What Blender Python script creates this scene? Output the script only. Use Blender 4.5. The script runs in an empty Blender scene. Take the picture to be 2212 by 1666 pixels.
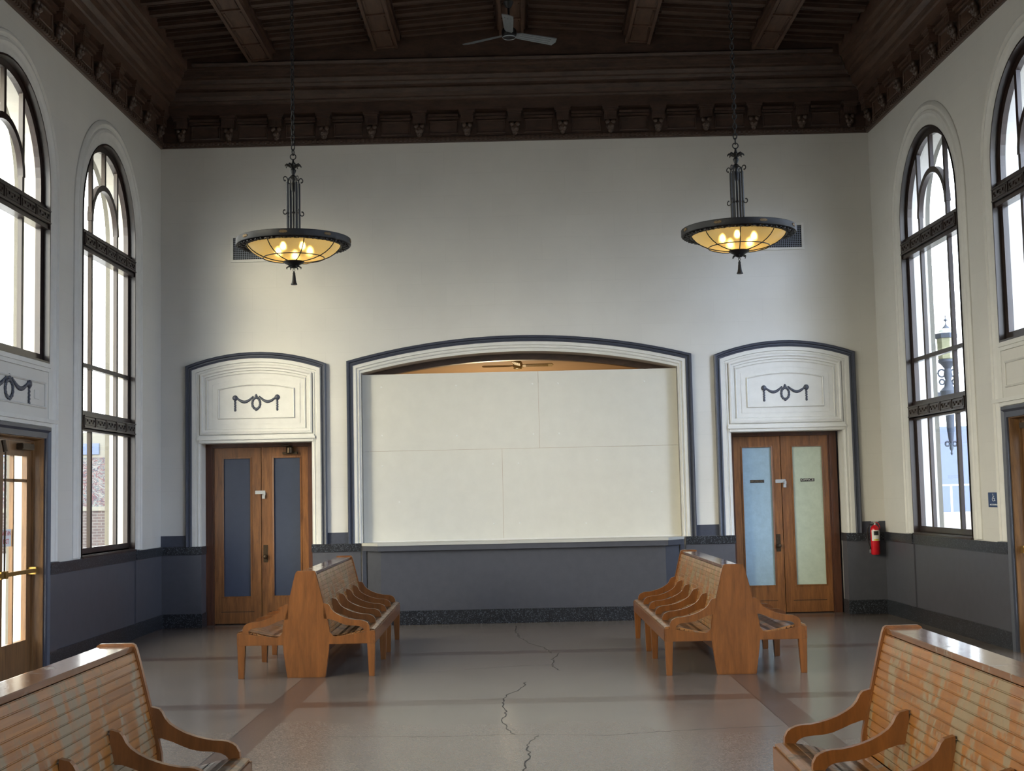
import bpy, math, random
from mathutils import Vector, Matrix
from mathutils.geometry import tessellate_polygon
random.seed(7)
PI = math.pi
S = bpy.context.scene
COL = S.collection

# ------------------------------------------------------------------ camera, world, exposure
CAM_H = 1.505
def _rot():
    pit, roll, yaw = .0819, -.0216, .0067
    Ro = Matrix(((math.cos(roll), 0, -math.sin(roll)), (0, 1, 0), (math.sin(roll), 0, math.cos(roll))))
    Pi = Matrix(((1, 0, 0), (0, math.cos(pit), -math.sin(pit)), (0, math.sin(pit), math.cos(pit))))
    Ya = Matrix(((math.cos(yaw), -math.sin(yaw), 0), (math.sin(yaw), math.cos(yaw), 0), (0, 0, 1)))
    return Ya @ Pi @ Ro
_M = _rot()
cam_data = bpy.data.cameras.new('camera')
cam = bpy.data.objects.new('camera', cam_data)
COL.objects.link(cam)
cx_, cy_, cz_ = _M @ Vector((1, 0, 0)), _M @ Vector((0, 0, 1)), _M @ Vector((0, -1, 0))
cam.matrix_world = Matrix(((cx_.x, cy_.x, cz_.x, 0), (cx_.y, cy_.y, cz_.y, 0), (cx_.z, cy_.z, cz_.z, CAM_H), (0, 0, 0, 1)))
cam_data.sensor_width = 36
cam_data.lens = 2868 / 2212 * 36
cam_data.clip_start = .05
cam_data.clip_end = 500
S.camera = cam
S.view_settings.view_transform = 'Standard'
S.view_settings.look = 'None'
S.view_settings.gamma = 1
S.view_settings.use_curve_mapping = False
S.view_settings.exposure = 0.14
try:
    S.cycles.use_denoising = True
    S.cycles.max_bounces = 12
    S.cycles.diffuse_bounces = 7
    S.cycles.glossy_bounces = 4
    S.cycles.transparent_max_bounces = 16
    S.cycles.sample_clamp_indirect = 8
    S.cycles.caustics_reflective = False
    S.cycles.caustics_refractive = False
except Exception:
    pass
SKY_STRENGTH = 9.5
world = bpy.data.worlds.new('sky')
S.world = world
world.use_nodes = True
wn = world.node_tree
wn.nodes.clear()
w_out = wn.nodes.new('ShaderNodeOutputWorld')
w_bg = wn.nodes.new('ShaderNodeBackground')
w_tc = wn.nodes.new('ShaderNodeTexCoord')
w_sep = wn.nodes.new('ShaderNodeSeparateXYZ')
w_mr = wn.nodes.new('ShaderNodeMapRange')
w_mr.inputs['From Min'].default_value = -.8
w_mr.inputs['From Max'].default_value = .8
w_mix = wn.nodes.new('ShaderNodeMixRGB')
w_mix.inputs[1].default_value = (1.10, 1.06, .96, 1)      # bright hazy side of the sky (west)
w_mix.inputs[2].default_value = (.53, .61, .77, 1)        # cooler side of the sky (east)
w_bg.inputs[1].default_value = SKY_STRENGTH
wn.links.new(w_tc.outputs['Generated'], w_sep.inputs[0])
wn.links.new(w_sep.outputs[0], w_mr.inputs['Value'])
wn.links.new(w_mr.outputs[0], w_mix.inputs[0])
w_z = wn.nodes.new('ShaderNodeMapRange')          # hazy sky: brighter overhead than at the horizon
w_z.inputs['From Min'].default_value = 0; w_z.inputs['From Max'].default_value = .8
w_z.inputs['To Min'].default_value = .80; w_z.inputs['To Max'].default_value = 1.12
w_mul = wn.nodes.new('ShaderNodeMixRGB'); w_mul.blend_type = 'MULTIPLY'; w_mul.inputs[0].default_value = 1
wn.links.new(w_sep.outputs[2], w_z.inputs['Value'])
wn.links.new(w_mix.outputs[0], w_mul.inputs[1]); wn.links.new(w_z.outputs[0], w_mul.inputs[2])
last = w_mul.outputs[0]
def glow(direction, power, col, last):
    # broad bright patch of the hazy sky around one direction
    d = Vector(direction).normalized()
    dt = wn.nodes.new('ShaderNodeVectorMath'); dt.operation = 'DOT_PRODUCT'; dt.inputs[1].default_value = d
    nm = wn.nodes.new('ShaderNodeVectorMath'); nm.operation = 'NORMALIZE'
    wn.links.new(w_tc.outputs['Generated'], nm.inputs[0]); wn.links.new(nm.outputs[0], dt.inputs[0])
    mx_ = wn.nodes.new('ShaderNodeMath'); mx_.operation = 'MAXIMUM'; mx_.inputs[1].default_value = 0
    pw_ = wn.nodes.new('ShaderNodeMath'); pw_.operation = 'POWER'; pw_.inputs[1].default_value = power
    wn.links.new(dt.outputs['Value'], mx_.inputs[0]); wn.links.new(mx_.outputs[0], pw_.inputs[0])
    cm = wn.nodes.new('ShaderNodeMixRGB'); cm.blend_type = 'MULTIPLY'; cm.inputs[0].default_value = 1; cm.inputs[2].default_value = col
    wn.links.new(pw_.outputs[0], cm.inputs[1])
    ad = wn.nodes.new('ShaderNodeMixRGB'); ad.blend_type = 'ADD'; ad.inputs[0].default_value = 1
    wn.links.new(last, ad.inputs[1]); wn.links.new(cm.outputs[0], ad.inputs[2])
    return ad.outputs[0]
last = glow((-.92, -1, .36), 60, (6.0, 5.1, 3.5, 1), last)
last = glow((.92, -1, .36), 60, (2.6, 3.0, 4.0, 1), last)
wn.links.new(last, w_bg.inputs[0])
wn.links.new(w_bg.outputs[0], w_out.inputs[0])

# ------------------------------------------------------------------ materials
def srgb(r, g, b):
    f = lambda c: (c / 255 / 12.92) if c / 255 <= .04045 else ((c / 255 + .055) / 1.055) ** 2.4
    return (f(r), f(g), f(b), 1)
_mats = {}
def base_mat(name):
    m = bpy.data.materials.new(name)
    m.use_nodes = True
    nt = m.node_tree
    b = nt.nodes['Principled BSDF']
    _mats[name] = m
    return m, nt, b
def N(nt, kind, **kw):
    n = nt.nodes.new(kind)
    for k, v in kw.items():
        if k in n.inputs: n.inputs[k].default_value = v
        else: setattr(n, k, v)
    return n
def coords(nt, scale=(1, 1, 1), src='Object'):
    tc = N(nt, 'ShaderNodeTexCoord')
    mp = N(nt, 'ShaderNodeMapping')
    mp.inputs['Scale'].default_value = scale
    nt.links.new(tc.outputs[src], mp.inputs[0])
    return mp.outputs[0]
def ramp(nt, fac, stops):
    r = nt.nodes.new('ShaderNodeValToRGB')
    els = r.color_ramp.elements
    while len(els) < len(stops): els.new(.5)
    for e, (p, c) in zip(els, stops):
        e.position = p; e.color = c
    nt.links.new(fac, r.inputs[0])
    return r.outputs[0]
def mixc(nt, fac, a, b, mode='MIX'):
    n = nt.nodes.new('ShaderNodeMixRGB'); n.blend_type = mode
    for s, v in ((0, fac), (1, a), (2, b)):
        if hasattr(v, 'is_linked') or hasattr(v, 'links'): nt.links.new(v, n.inputs[s])
        else: n.inputs[s].default_value = v
    return n.outputs[0]
def bump(nt, b, h, strength=.3, dist=.01):
    n = N(nt, 'ShaderNodeBump', Strength=strength, Distance=dist)
    nt.links.new(h, n.inputs['Height'])
    nt.links.new(n.outputs[0], b.inputs['Normal'])
def plain(name, col, rough=.5, metal=0, var=.08, scale=6, bmp=0, spec=.5):
    m, nt, b = base_mat(name)
    v = coords(nt, (scale, scale, scale))
    no = N(nt, 'ShaderNodeTexNoise', Detail=5.0, Roughness=.6)
    nt.links.new(v, no.inputs['Vector'])
    lo = tuple(c * (1 - var) for c in col[:3]) + (1,)
    hi = tuple(min(1, c * (1 + var)) for c in col[:3]) + (1,)
    c = ramp(nt, no.outputs[0], [(.3, lo), (.7, hi)])
    nt.links.new(c, b.inputs['Base Color'])
    b.inputs['Roughness'].default_value = rough
    b.inputs['Metallic'].default_value = metal
    b.inputs['Specular IOR Level'].default_value = spec
    if bmp: bump(nt, b, no.outputs[0], bmp)
    return m
def wood(name, dark, light, rough=.35, scale=(14, 1.2, 14), wear=None, wear_amt=.55, coat=0, bmp=.08):
    m, nt, b = base_mat(name)
    v = coords(nt, scale)
    n1 = N(nt, 'ShaderNodeTexNoise', Scale=1.6, Detail=7.0, Roughness=.65, Distortion=.6)
    nt.links.new(v, n1.inputs['Vector'])
    n2 = N(nt, 'ShaderNodeTexNoise', Scale=7.0, Detail=4.0, Roughness=.7)
    nt.links.new(v, n2.inputs['Vector'])
    add = N(nt, 'ShaderNodeMath', operation='MULTIPLY_ADD')
    nt.links.new(n2.outputs[0], add.inputs[0]); add.inputs[1].default_value = .35
    nt.links.new(n1.outputs[0], add.inputs[2])
    c = ramp(nt, add.outputs[0], [(.42, dark), (.86, light)])
    if wear:
        v3 = coords(nt, (2.2, 3.0, 1.5))
        n3 = N(nt, 'ShaderNodeTexNoise', Scale=2.3, Detail=8.0, Roughness=.72, Distortion=.4)
        nt.links.new(v3, n3.inputs['Vector'])
        f = ramp(nt, n3.outputs[0], [(wear_amt, (0, 0, 0, 1)), (wear_amt + .07, (1, 1, 1, 1))])
        c = mixc(nt, f, c, wear)
        r = N(nt, 'ShaderNodeMapRange'); r.inputs['To Min'].default_value = rough; r.inputs['To Max'].default_value = rough + .2
        nt.links.new(f, r.inputs[0]); nt.links.new(r.outputs[0], b.inputs['Roughness'])
    else:
        b.inputs['Roughness'].default_value = rough
    nt.links.new(c, b.inputs['Base Color'])
    b.inputs['Coat Weight'].default_value = coat
    b.inputs['Coat Roughness'].default_value = .12
    if bmp: bump(nt, b, add.outputs[0], bmp, .004)
    return m
def wall_plaster(name, col, axis):
    m, nt, b = base_mat(name)
    tc = N(nt, 'ShaderNodeTexCoord'); sp = N(nt, 'ShaderNodeSeparateXYZ'); cb = N(nt, 'ShaderNodeCombineXYZ')
    nt.links.new(tc.outputs['Object'], sp.inputs[0])
    nt.links.new(sp.outputs[axis], cb.inputs[0]); nt.links.new(sp.outputs[2], cb.inputs[1])
    br = N(nt, 'ShaderNodeTexBrick')
    br.inputs['Scale'].default_value = 1.0
    br.inputs['Brick Width'].default_value = .59
    br.inputs['Row Height'].default_value = .272
    br.inputs['Mortar Size'].default_value = .0016
    br.inputs['Mortar Smooth'].default_value = .8
    lo = tuple(c * .99 for c in col[:3]) + (1,); hi = tuple(min(1, c * 1.01) for c in col[:3]) + (1,)
    br.inputs['Color1'].default_value = lo; br.inputs['Color2'].default_value = hi
    br.inputs['Mortar'].default_value = tuple(c * .9 for c in col[:3]) + (1,)
    nt.links.new(cb.outputs[0], br.inputs['Vector'])
    no = N(nt, 'ShaderNodeTexNoise', Scale=1.1, Detail=5.0, Roughness=.6)
    nt.links.new(tc.outputs['Object'], no.inputs['Vector'])
    f = ramp(nt, no.outputs[0], [(.3, (.92, .92, .925, 1)), (.7, (1, 1, 1, 1))])
    c = mixc(nt, 1.0, br.outputs[0], f, 'MULTIPLY')
    nt.links.new(c, b.inputs['Base Color'])
    b.inputs['Roughness'].default_value = .55
    b.inputs['Specular IOR Level'].default_value = .3
    n2 = N(nt, 'ShaderNodeTexNoise', Scale=60.0, Detail=3.0)
    nt.links.new(tc.outputs['Object'], n2.inputs['Vector'])
    bump(nt, b, n2.outputs[0], .06, .004)
    return m
def terrazzo(name, col, chip, rough, scale=90, chip_amt=.62):
    m, nt, b = base_mat(name)
    v = coords(nt)
    vo = N(nt, 'ShaderNodeTexVoronoi', Scale=float(scale))
    nt.links.new(v, vo.inputs['Vector'])
    no = N(nt, 'ShaderNodeTexNoise', Scale=3.0, Detail=5.0)
    nt.links.new(v, no.inputs['Vector'])
    sp = N(nt, 'ShaderNodeSeparateXYZ'); nt.links.new(vo.outputs['Color'], sp.inputs[0])
    f = ramp(nt, sp.outputs[0], [(chip_amt, (0, 0, 0, 1)), (chip_amt + .3, (1, 1, 1, 1))])
    c0 = ramp(nt, no.outputs[0], [(.3, tuple(x * .8 for x in col[:3]) + (1,)), (.7, tuple(x * 1.15 for x in col[:3]) + (1,))])
    c = mixc(nt, f, c0, chip)
    nt.links.new(c, b.inputs['Base Color'])
    b.inputs['Roughness'].default_value = rough
    return m, nt, b, c

WALL = srgb(205, 203, 196)
m_wall_b = wall_plaster('plaster_back', WALL, 0)
m_wall_s = wall_plaster('plaster_side', WALL, 1)
m_white = plain('white_plaster_moulding', srgb(204, 203, 197), .5, var=.04, scale=2)
m_board = plain('white_painted_plywood', srgb(200, 198, 188), .5, var=.03, scale=1.2)
m_navy = plain('charcoal_blue_trim_paint', srgb(60, 64, 76), .38, var=.1, scale=5)
m_wains = plain('charcoal_wainscot_paint', srgb(72, 73, 80), .42, var=.08, scale=2)
m_dark_t, *_ = terrazzo('black_terrazzo', srgb(26, 28, 33), srgb(95, 100, 108), .3, 130, .72)
m_ceil = wood('dark_ceiling_wood', srgb(45, 35, 30), srgb(79, 61, 51), .4, (3, 9, 9), bmp=.05)
m_ceil_y = wood('dark_ceiling_beam_wood', srgb(54, 41, 34), srgb(94, 72, 59), .38, (9, 2, 9), bmp=.05)
m_carve = plain('carved_dark_wood', srgb(72, 56, 46), .38, var=.25, scale=30, bmp=.3)
m_win = wood('dark_window_wood', srgb(22, 15, 14), srgb(44, 29, 24), .36, (12, 12, 1.5), coat=.4)
m_door = wood('oak_door_wood', srgb(88, 54, 30), srgb(142, 94, 52), .34, (16, 16, 1.4), wear=srgb(120, 84, 52), wear_amt=.66)
m_door_f = wood('red_brown_door_frame', srgb(54, 32, 23), srgb(92, 56, 38), .35, (14, 14, 1.2))
m_door_side = wood('side_door_oak', srgb(76, 52, 32), srgb(128, 94, 58), .35, (16, 16, 1.4))
m_bench = wood('varnished_oak_bench', srgb(92, 55, 25), srgb(132, 82, 40), .3, (10, 10, 1.3), coat=.3)
m_bench_y = wood('varnished_oak_rail', srgb(88, 53, 27), srgb(128, 80, 42), .3, (14, 1.2, 14), coat=.3)
m_slat = wood('worn_oak_slats', srgb(106, 64, 24), srgb(148, 95, 38), .34, (20, 1.3, 20), wear=srgb(122, 102, 72), wear_amt=.48, coat=.1)
m_seat = wood('dark_worn_seat_slats', srgb(108, 70, 38), srgb(164, 116, 68), .28, (20, 1.3, 20), wear=srgb(120, 104, 88), wear_amt=.5, coat=.3)
m_cap = wood('scuffed_glossy_bench_cap', srgb(92, 58, 36), srgb(134, 92, 60), .11, (16, 1.2, 16), wear=srgb(124, 108, 92), wear_amt=.55, coat=.6)
m_iron = plain('black_wrought_iron', srgb(10, 11, 15), .5, 0, .2, 20, bmp=.05, spec=.35)
m_iron_gold = plain('rubbed_gilt_rosette', srgb(112, 92, 62), .5, .3, .2, 30)
m_steel = plain('galvanised_steel', srgb(190, 192, 192), .35, .8, .1, 20)
m_bronze = plain('aged_bronze', srgb(70, 58, 44), .4, .8, .2, 20)
m_brass = plain('old_brass', srgb(160, 128, 70), .35, .9, .15, 20)
m_fan = plain('grey_fan_enamel', srgb(120, 126, 130), .4, .2, .1, 6)
m_fan_cream = plain('cream_fan_enamel', srgb(224, 206, 150), .4, 0, .08, 6)
m_pane_navy = plain('navy_painted_panel', srgb(58, 66, 84), .3, var=.06, scale=2)
m_pane_blue = plain('pale_blue_painted_glass', srgb(148, 172, 186), .25, var=.08, scale=3)
m_pane_green = plain('pale_green_painted_glass', srgb(186, 198, 182), .25, var=.06, scale=3)
m_red = plain('red_extinguisher_paint', srgb(190, 24, 36), .25, var=.04)
m_label = plain('white_label', srgb(214, 214, 208), .5, var=.02)
m_black = plain('black_rubber', srgb(18, 18, 20), .5, var=.1)
m_yellow = plain('yellow_label', srgb(222, 196, 60), .5, var=.02)
m_signblue = plain('navy_sign_plastic', srgb(28, 56, 100), .35, var=.03)
m_signwhite = plain('white_sign_ink', srgb(235, 238, 240), .5, var=.01)
m_signred = plain('red_sign_ink', srgb(196, 40, 44), .5, var=.02)
m_ext = plain('exterior_stone', srgb(106, 104, 96), .8, var=.06, scale=3)
m_pave = plain('concrete_pavement', srgb(150, 148, 145), .8, var=.1, scale=.6)
m_bluewall = plain('blue_grey_cladding', srgb(80, 92, 120), .7, var=.05, scale=.4)
m_tan = plain('tan_ceiling_paint', srgb(150, 124, 96), .7, var=.05, scale=.5)
m_grille_back = plain('dark_duct', srgb(16, 17, 20), .7, var=.1)
m_grille = plain('grey_metal_grille', srgb(132, 138, 150), .4, .3, .1, 8)
m_crack = plain('crack_dirt', srgb(44, 40, 38), .9, var=.1)
m_ledge = plain('pale_grey_ledge_paint', srgb(178, 176, 168), .6, var=.02)  # even pale grey paint of the counter top
m_lantern = plain('cream_lantern_glass', srgb(150, 150, 120), .5, var=.1, scale=4)
m_lantern_w = plain('white_lantern_dome', srgb(170, 176, 170), .5, var=.05)
m_lantern_d = plain('weathered_iron', srgb(62, 70, 84), .6, .2, .1, 8)

m_smudge = plain('plaster_scuff', srgb(168, 162, 156), .6, var=.1, scale=20)

# floor: terrazzo field with reddish borders and bands (all pattern of the floor itself)
m_floor, nt, b, c0 = terrazzo('terrazzo_floor', srgb(104, 95, 89), srgb(126, 116, 107), .3, 140, .5)
tc = N(nt, 'ShaderNodeTexCoord'); sp = N(nt, 'ShaderNodeSeparateXYZ'); nt.links.new(tc.outputs['Object'], sp.inputs[0])
def M_(op, a, b_=None, c_=None):
    n = N(nt, 'ShaderNodeMath', operation=op)
    for i, v in enumerate((a, b_, c_)):
        if v is None: continue
        if hasattr(v, 'links'): nt.links.new(v, n.inputs[i])
        else: n.inputs[i].default_value = v
    return n.outputs[0]
def band(o, c, w):
    return M_('LESS_THAN', M_('ABSOLUTE', M_('SUBTRACT', o, c)), w / 2)
yrel = M_('FLOORED_MODULO', M_('SUBTRACT', sp.outputs[1], 12.87 - 1.5), 3.01)
cross = M_('LESS_THAN', M_('ABSOLUTE', M_('SUBTRACT', yrel, 1.5)), .125)
longb = M_('MAXIMUM', band(sp.outputs[0], -1.78, .21), band(sp.outputs[0], 1.76, .21))
red = M_('MAXIMUM', cross, longb)
jl = M_('MAXIMUM', band(sp.outputs[0], -1.888, .008), band(sp.outputs[0], 1.652, .008))
yj = M_('FLOORED_MODULO', M_('SUBTRACT', sp.outputs[1], 8.42), 3.01)
jl = M_('MAXIMUM', jl, M_('MULTIPLY', M_('LESS_THAN', yj, .006), M_('GREATER_THAN', M_('ABSOLUTE', sp.outputs[0]), 1.8)))
tint = mixc(nt, red, (1, 1, 1, 1), (.66, .56, .54, 1))
c1 = mixc(nt, 1.0, c0, tint, 'MULTIPLY')
big = N(nt, 'ShaderNodeTexNoise', Scale=.45, Detail=4.0); nt.links.new(tc.outputs['Object'], big.inputs['Vector'])
dirt = ramp(nt, big.outputs[0], [(.2, (.93, .92, .92, 1)), (.8, (1.0, .99, .97, 1))])
c1 = mixc(nt, 1.0, c1, dirt, 'MULTIPLY')
c1 = mixc(nt, jl, c1, (.03, .028, .027, 1))
nt.links.new(c1, b.inputs['Base Color'])
rr = ramp(nt, big.outputs[0], [(.2, (.20, .20, .20, 1)), (.8, (.26, .26, .26, 1))])
nt.links.new(rr, b.inputs['Roughness'])

# clear window glass: mostly see-through, with a mirror share at grazing angles
m_glass = bpy.data.materials.new('clear_window_glass'); m_glass.use_nodes = True
nt = m_glass.node_tree; nt.nodes.clear()
o_ = nt.nodes.new('ShaderNodeOutputMaterial'); mx = nt.nodes.new('ShaderNodeMixShader')
tr = nt.nodes.new('ShaderNodeBsdfTransparent'); gl = nt.nodes.new('ShaderNodeBsdfGlossy'); lw = nt.nodes.new('ShaderNodeLayerWeight')
pw = nt.nodes.new('ShaderNodeMath'); pw.operation = 'POWER'; pw.inputs[1].default_value = 5; lw.inputs[0].default_value = .5
ml = nt.nodes.new('ShaderNodeMath'); ml.operation = 'MULTIPLY_ADD'; ml.inputs[1].default_value = .6; ml.inputs[2].default_value = .03
tr.inputs[0].default_value = (.95, .97, .97, 1); gl.inputs['Roughness'].default_value = .02
nt.links.new(lw.outputs['Facing'], pw.inputs[0]); nt.links.new(pw.outputs[0], ml.inputs[0]); nt.links.new(ml.outputs[0], mx.inputs[0])
nt.links.new(tr.outputs[0], mx.inputs[1]); nt.links.new(gl.outputs[0], mx.inputs[2]); nt.links.new(mx.outputs[0], o_.inputs[0])
# amber bowl glass
m_amber = bpy.data.materials.new('amber_hammered_glass'); m_amber.use_nodes = True
nt = m_amber.node_tree; nt.nodes.clear()
o_ = nt.nodes.new('ShaderNodeOutputMaterial'); mx = nt.nodes.new('ShaderNodeMixShader'); mx2 = nt.nodes.new('ShaderNodeMixShader')
tr = nt.nodes.new('ShaderNodeBsdfRefraction'); tr.inputs['Roughness'].default_value = .46; tr.inputs['IOR'].default_value = 1.12; tl = nt.nodes.new('ShaderNodeBsdfTranslucent'); df = nt.nodes.new('ShaderNodeBsdfPrincipled')
tr.inputs[0].default_value = (1.0, .80, .36, 1); tl.inputs[0].default_value = srgb(244, 222, 160); df.inputs['Base Color'].default_value = srgb(196, 180, 132); df.inputs['Roughness'].default_value = .25
no = nt.nodes.new('ShaderNodeTexNoise'); no.inputs['Scale'].default_value = 90; bp = nt.nodes.new('ShaderNodeBump'); bp.inputs['Strength'].default_value = .4
nt.links.new(no.outputs[0], bp.inputs['Height']); nt.links.new(bp.outputs[0], df.inputs['Normal']); nt.links.new(bp.outputs[0], tr.inputs['Normal'])
mx2.inputs[0].default_value = .5
nt.links.new(tl.outputs[0], mx2.inputs[1]); nt.links.new(df.outputs[0], mx2.inputs[2])
mr = nt.nodes.new('ShaderNodeMapRange'); mr.inputs['From Min'].default_value = .35; mr.inputs['From Max'].default_value = .65; mr.inputs['To Min'].default_value = .62; mr.inputs['To Max'].default_value = .8
nt.links.new(no.outputs[0], mr.inputs[0]); nt.links.new(mr.outputs[0], mx.inputs[0])
nt.links.new(tr.outputs[0], mx.inputs[1]); nt.links.new(mx2.outputs[0], mx.inputs[2]); nt.links.new(mx.outputs[0], o_.inputs[0])
def emit(name, col, st):
    m, nt, b = base_mat(name)
    b.inputs['Base Color'].default_value = col
    b.inputs['Emission Color'].default_value = col
    b.inputs['Emission Strength'].default_value = st
    return m
m_bulb = emit('glowing_bulb', (1.0, .72, .34, 1), 52)
# brick and graffiti
m_brick, nt, b = base_mat('red_brown_brick')
v = coords(nt, (1, 1, 1)); tcx = N(nt, 'ShaderNodeSeparateXYZ'); cbx = N(nt, 'ShaderNodeCombineXYZ')
nt.links.new(v, tcx.inputs[0]); nt.links.new(tcx.outputs[0], cbx.inputs[0]); nt.links.new(tcx.outputs[2], cbx.inputs[1])
br = N(nt, 'ShaderNodeTexBrick'); br.inputs['Scale'].default_value = 1; br.inputs['Brick Width'].default_value = .3; br.inputs['Row Height'].default_value = .1; br.inputs['Mortar Size'].default_value = .012
br.inputs['Color1'].default_value = srgb(60, 52, 52); br.inputs['Color2'].default_value = srgb(72, 62, 60); br.inputs['Mortar'].default_value = srgb(92, 90, 88)
nt.links.new(cbx.outputs[0], br.inputs['Vector']); nt.links.new(br.outputs[0], b.inputs['Base Color']); b.inputs['Roughness'].default_value = .8
m_graf, nt, b = base_mat('spray_painted_wall')
v = coords(nt, (1.4, 1.4, 2.2))
no = N(nt, 'ShaderNodeTexNoise', Scale=1.2, Detail=2.0, Distortion=3.0); nt.links.new(v, no.inputs['Vector'])
c = ramp(nt, no.outputs[0], [(.36, srgb(106, 104, 102)), (.42, srgb(44, 54, 66)), (.49, srgb(92, 58, 58)), (.53, srgb(104, 104, 102)), (.6, srgb(52, 64, 72)), (.68, srgb(108, 106, 102))])
nt.links.new(c, b.inputs['Base Color']); b.inputs['Roughness'].default_value = .8

# ------------------------------------------------------------------ mesh helpers
class MB:
    def __init__(s): s.v = []; s.f = []
    def add(s, vs, fs):
        n = len(s.v); s.v += [tuple(v) for v in vs]; s.f += [tuple(i + n for i in f) for f in fs]; return s
    def box(s, x0, x1, y0, y1, z0, z1, fn=None):
        vs = [(x, y, z) for x in (x0, x1) for y in (y0, y1) for z in (z0, z1)]
        if fn: vs = [fn(*v) for v in vs]
        return s.add(vs, [(0, 1, 3, 2), (4, 6, 7, 5), (0, 4, 5, 1), (2, 3, 7, 6), (0, 2, 6, 4), (1, 5, 7, 3)])
    def plate(s, outer, holes, fn, d0, d1):
        """solid plate: 2D outline with holes, between depths d0 and d1"""
        loops = [outer] + list(holes)
        tri = tessellate_polygon([[Vector((a, b_, 0)) for a, b_ in L] for L in loops])
        flat = [p for L in loops for p in L]; n = len(flat)
        vs = [fn(a, b_, d0) for a, b_ in flat] + [fn(a, b_, d1) for a, b_ in flat]
        fs = [tuple(t) for t in tri] + [tuple(i + n for i in reversed(t)) for t in tri]
        k = 0
        for L in loops:
            m = len(L)
            for i in range(m):
                j = (i + 1) % m
                fs.append((k + i, k + j, k + j + n, k + i + n))
            k += m
        return s.add(vs, fs)
    def sweep(s, path, prof, fn, closed=False):
        """profile points (inward offset, projection) swept along a 2D path with mitred corners; 'inward' = right of travel"""
        n = len(path); rows = []
        for i in range(n):
            p = Vector(path[i])
            a = Vector(path[(i - 1) % n]) if (closed or i > 0) else None
            c = Vector(path[(i + 1) % n]) if (closed or i < n - 1) else None
            d1 = (p - a).normalized() if a is not None else None
            d2 = (c - p).normalized() if c is not None else None
            if d1 is None: d1 = d2
            if d2 is None: d2 = d1
            n1 = Vector((d1.y, -d1.x)); n2 = Vector((d2.y, -d2.x))
            m = (n1 + n2)
            m = m / max(.2, m.dot(n1)) if m.length > 1e-6 else n1
            rows.append([fn(p.x + m.x * o, p.y + m.y * o, d) for o, d in prof])
        k = len(prof); vs = [v for r in rows for v in r]; fs = []
        rng = n if closed else n - 1
        for i in range(rng):
            j = (i + 1) % n
            for q in range(k - 1):
                fs.append((i * k + q, i * k + q + 1, j * k + q + 1, j * k + q))
        if not closed:
            fs.append(tuple(range(k))); fs.append(tuple(reversed([(n - 1) * k + q for q in range(k)])))
        return s.add(vs, fs)
    def lathe(s, prof, c=(0, 0, 0), seg=24, axis='z', cap=True):
        vs = []; fs = []
        for r, h in prof:
            for i in range(seg):
                a = 2 * PI * i / seg; p = (r * math.cos(a), r * math.sin(a), h)
                if axis == 'y': p = (p[0], p[2], p[1])
                if axis == 'x': p = (p[2], p[0], p[1])
                vs.append((p[0] + c[0], p[1] + c[1], p[2] + c[2]))
        k = len(prof)
        for j in range(k - 1):
            for i in range(seg):
                i2 = (i + 1) % seg
                fs.append((j * seg + i, j * seg + i2, (j + 1) * seg + i2, (j + 1) * seg + i))
        if cap:
            if prof[0][0] > 1e-4: fs.append(tuple(reversed(range(seg))))
            if prof[-1][0] > 1e-4: fs.append(tuple((k - 1) * seg + i for i in range(seg)))
        return s.add(vs, fs)
    def tube(s, pts, r, seg=8, closed=False):
        pts = [Vector(p) for p in pts]; n = len(pts); up = Vector((.12, .31, .94)).normalized(); vs = []; fs = []
        for i, p in enumerate(pts):
            a = pts[(i - 1) % n] if (closed or i) else p
            c = pts[(i + 1) % n] if (closed or i < n - 1) else p
            t = (c - a).normalized(); x = t.cross(up)
            if x.length < .05: x = t.cross(Vector((1, 0, 0)))
            x.normalize(); y = t.cross(x)
            rr = r[i] if isinstance(r, (list, tuple)) else r
            for k in range(seg):
                an = 2 * PI * k / seg; vs.append(p + x * (rr * math.cos(an)) + y * (rr * math.sin(an)))
        for i in range(n if closed else n - 1):
            j = (i + 1) % n
            for k in range(seg):
                k2 = (k + 1) % seg; fs.append((i * seg + k, i * seg + k2, j * seg + k2, j * seg + k))
        if not closed:
            fs.append(tuple(reversed(range(seg)))); fs.append(tuple((n - 1) * seg + k for k in range(seg)))
        return s.add(vs, fs)
    def extrude_y(s, poly, y0, y1, mirror=False):
        """poly in (x, z), extruded along y"""
        if mirror: poly = [(-x, z) for x, z in poly]
        return s.plate(poly, [], lambda a, b_, d: (a, d, b_), y0, y1)
    def build(s, name, mat, parent=None, smooth=None, bevel=0):
        me = bpy.data.meshes.new(name)
        off = Vector((0, 0, 0))
        if parent is not None:
            q = parent
            while q is not None: off += q.location; q = q.parent
        me.from_pydata([tuple(Vector(v) - off) for v in s.v], [], s.f)
        me.materials.append(mat)
        import bmesh
        bm = bmesh.new(); bm.from_mesh(me)
        bmesh.ops.recalc_face_normals(bm, faces=bm.faces)
        if bevel:
            bmesh.ops.remove_doubles(bm, verts=bm.verts, dist=1e-5)
            ed = [e for e in bm.edges if len(e.link_faces) == 2 and e.calc_face_angle(0) > .6]
            try: bmesh.ops.bevel(bm, geom=ed, offset=bevel, segments=2, affect='EDGES', clamp_overlap=True)
            except Exception: pass
        bm.to_mesh(me); bm.free()
        if smooth:
            for p in me.polygons: p.use_smooth = True
            me.set_sharp_from_angle(angle=math.radians(smooth))
        o = bpy.data.objects.new(name, me); COL.objects.link(o)
        if parent is not None: o.parent = parent
        return o
def thing(name, label, cat, loc=(0, 0, 0), group=None, kind=None):
    o = bpy.data.objects.new(name, None); COL.objects.link(o); o.location = loc; o.empty_display_size = .1
    if label: o['label'] = label
    if cat: o['category'] = cat
    if group: o['group'] = group
    if kind: o['kind'] = kind
    bpy.context.view_layer.update()
    return o
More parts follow.
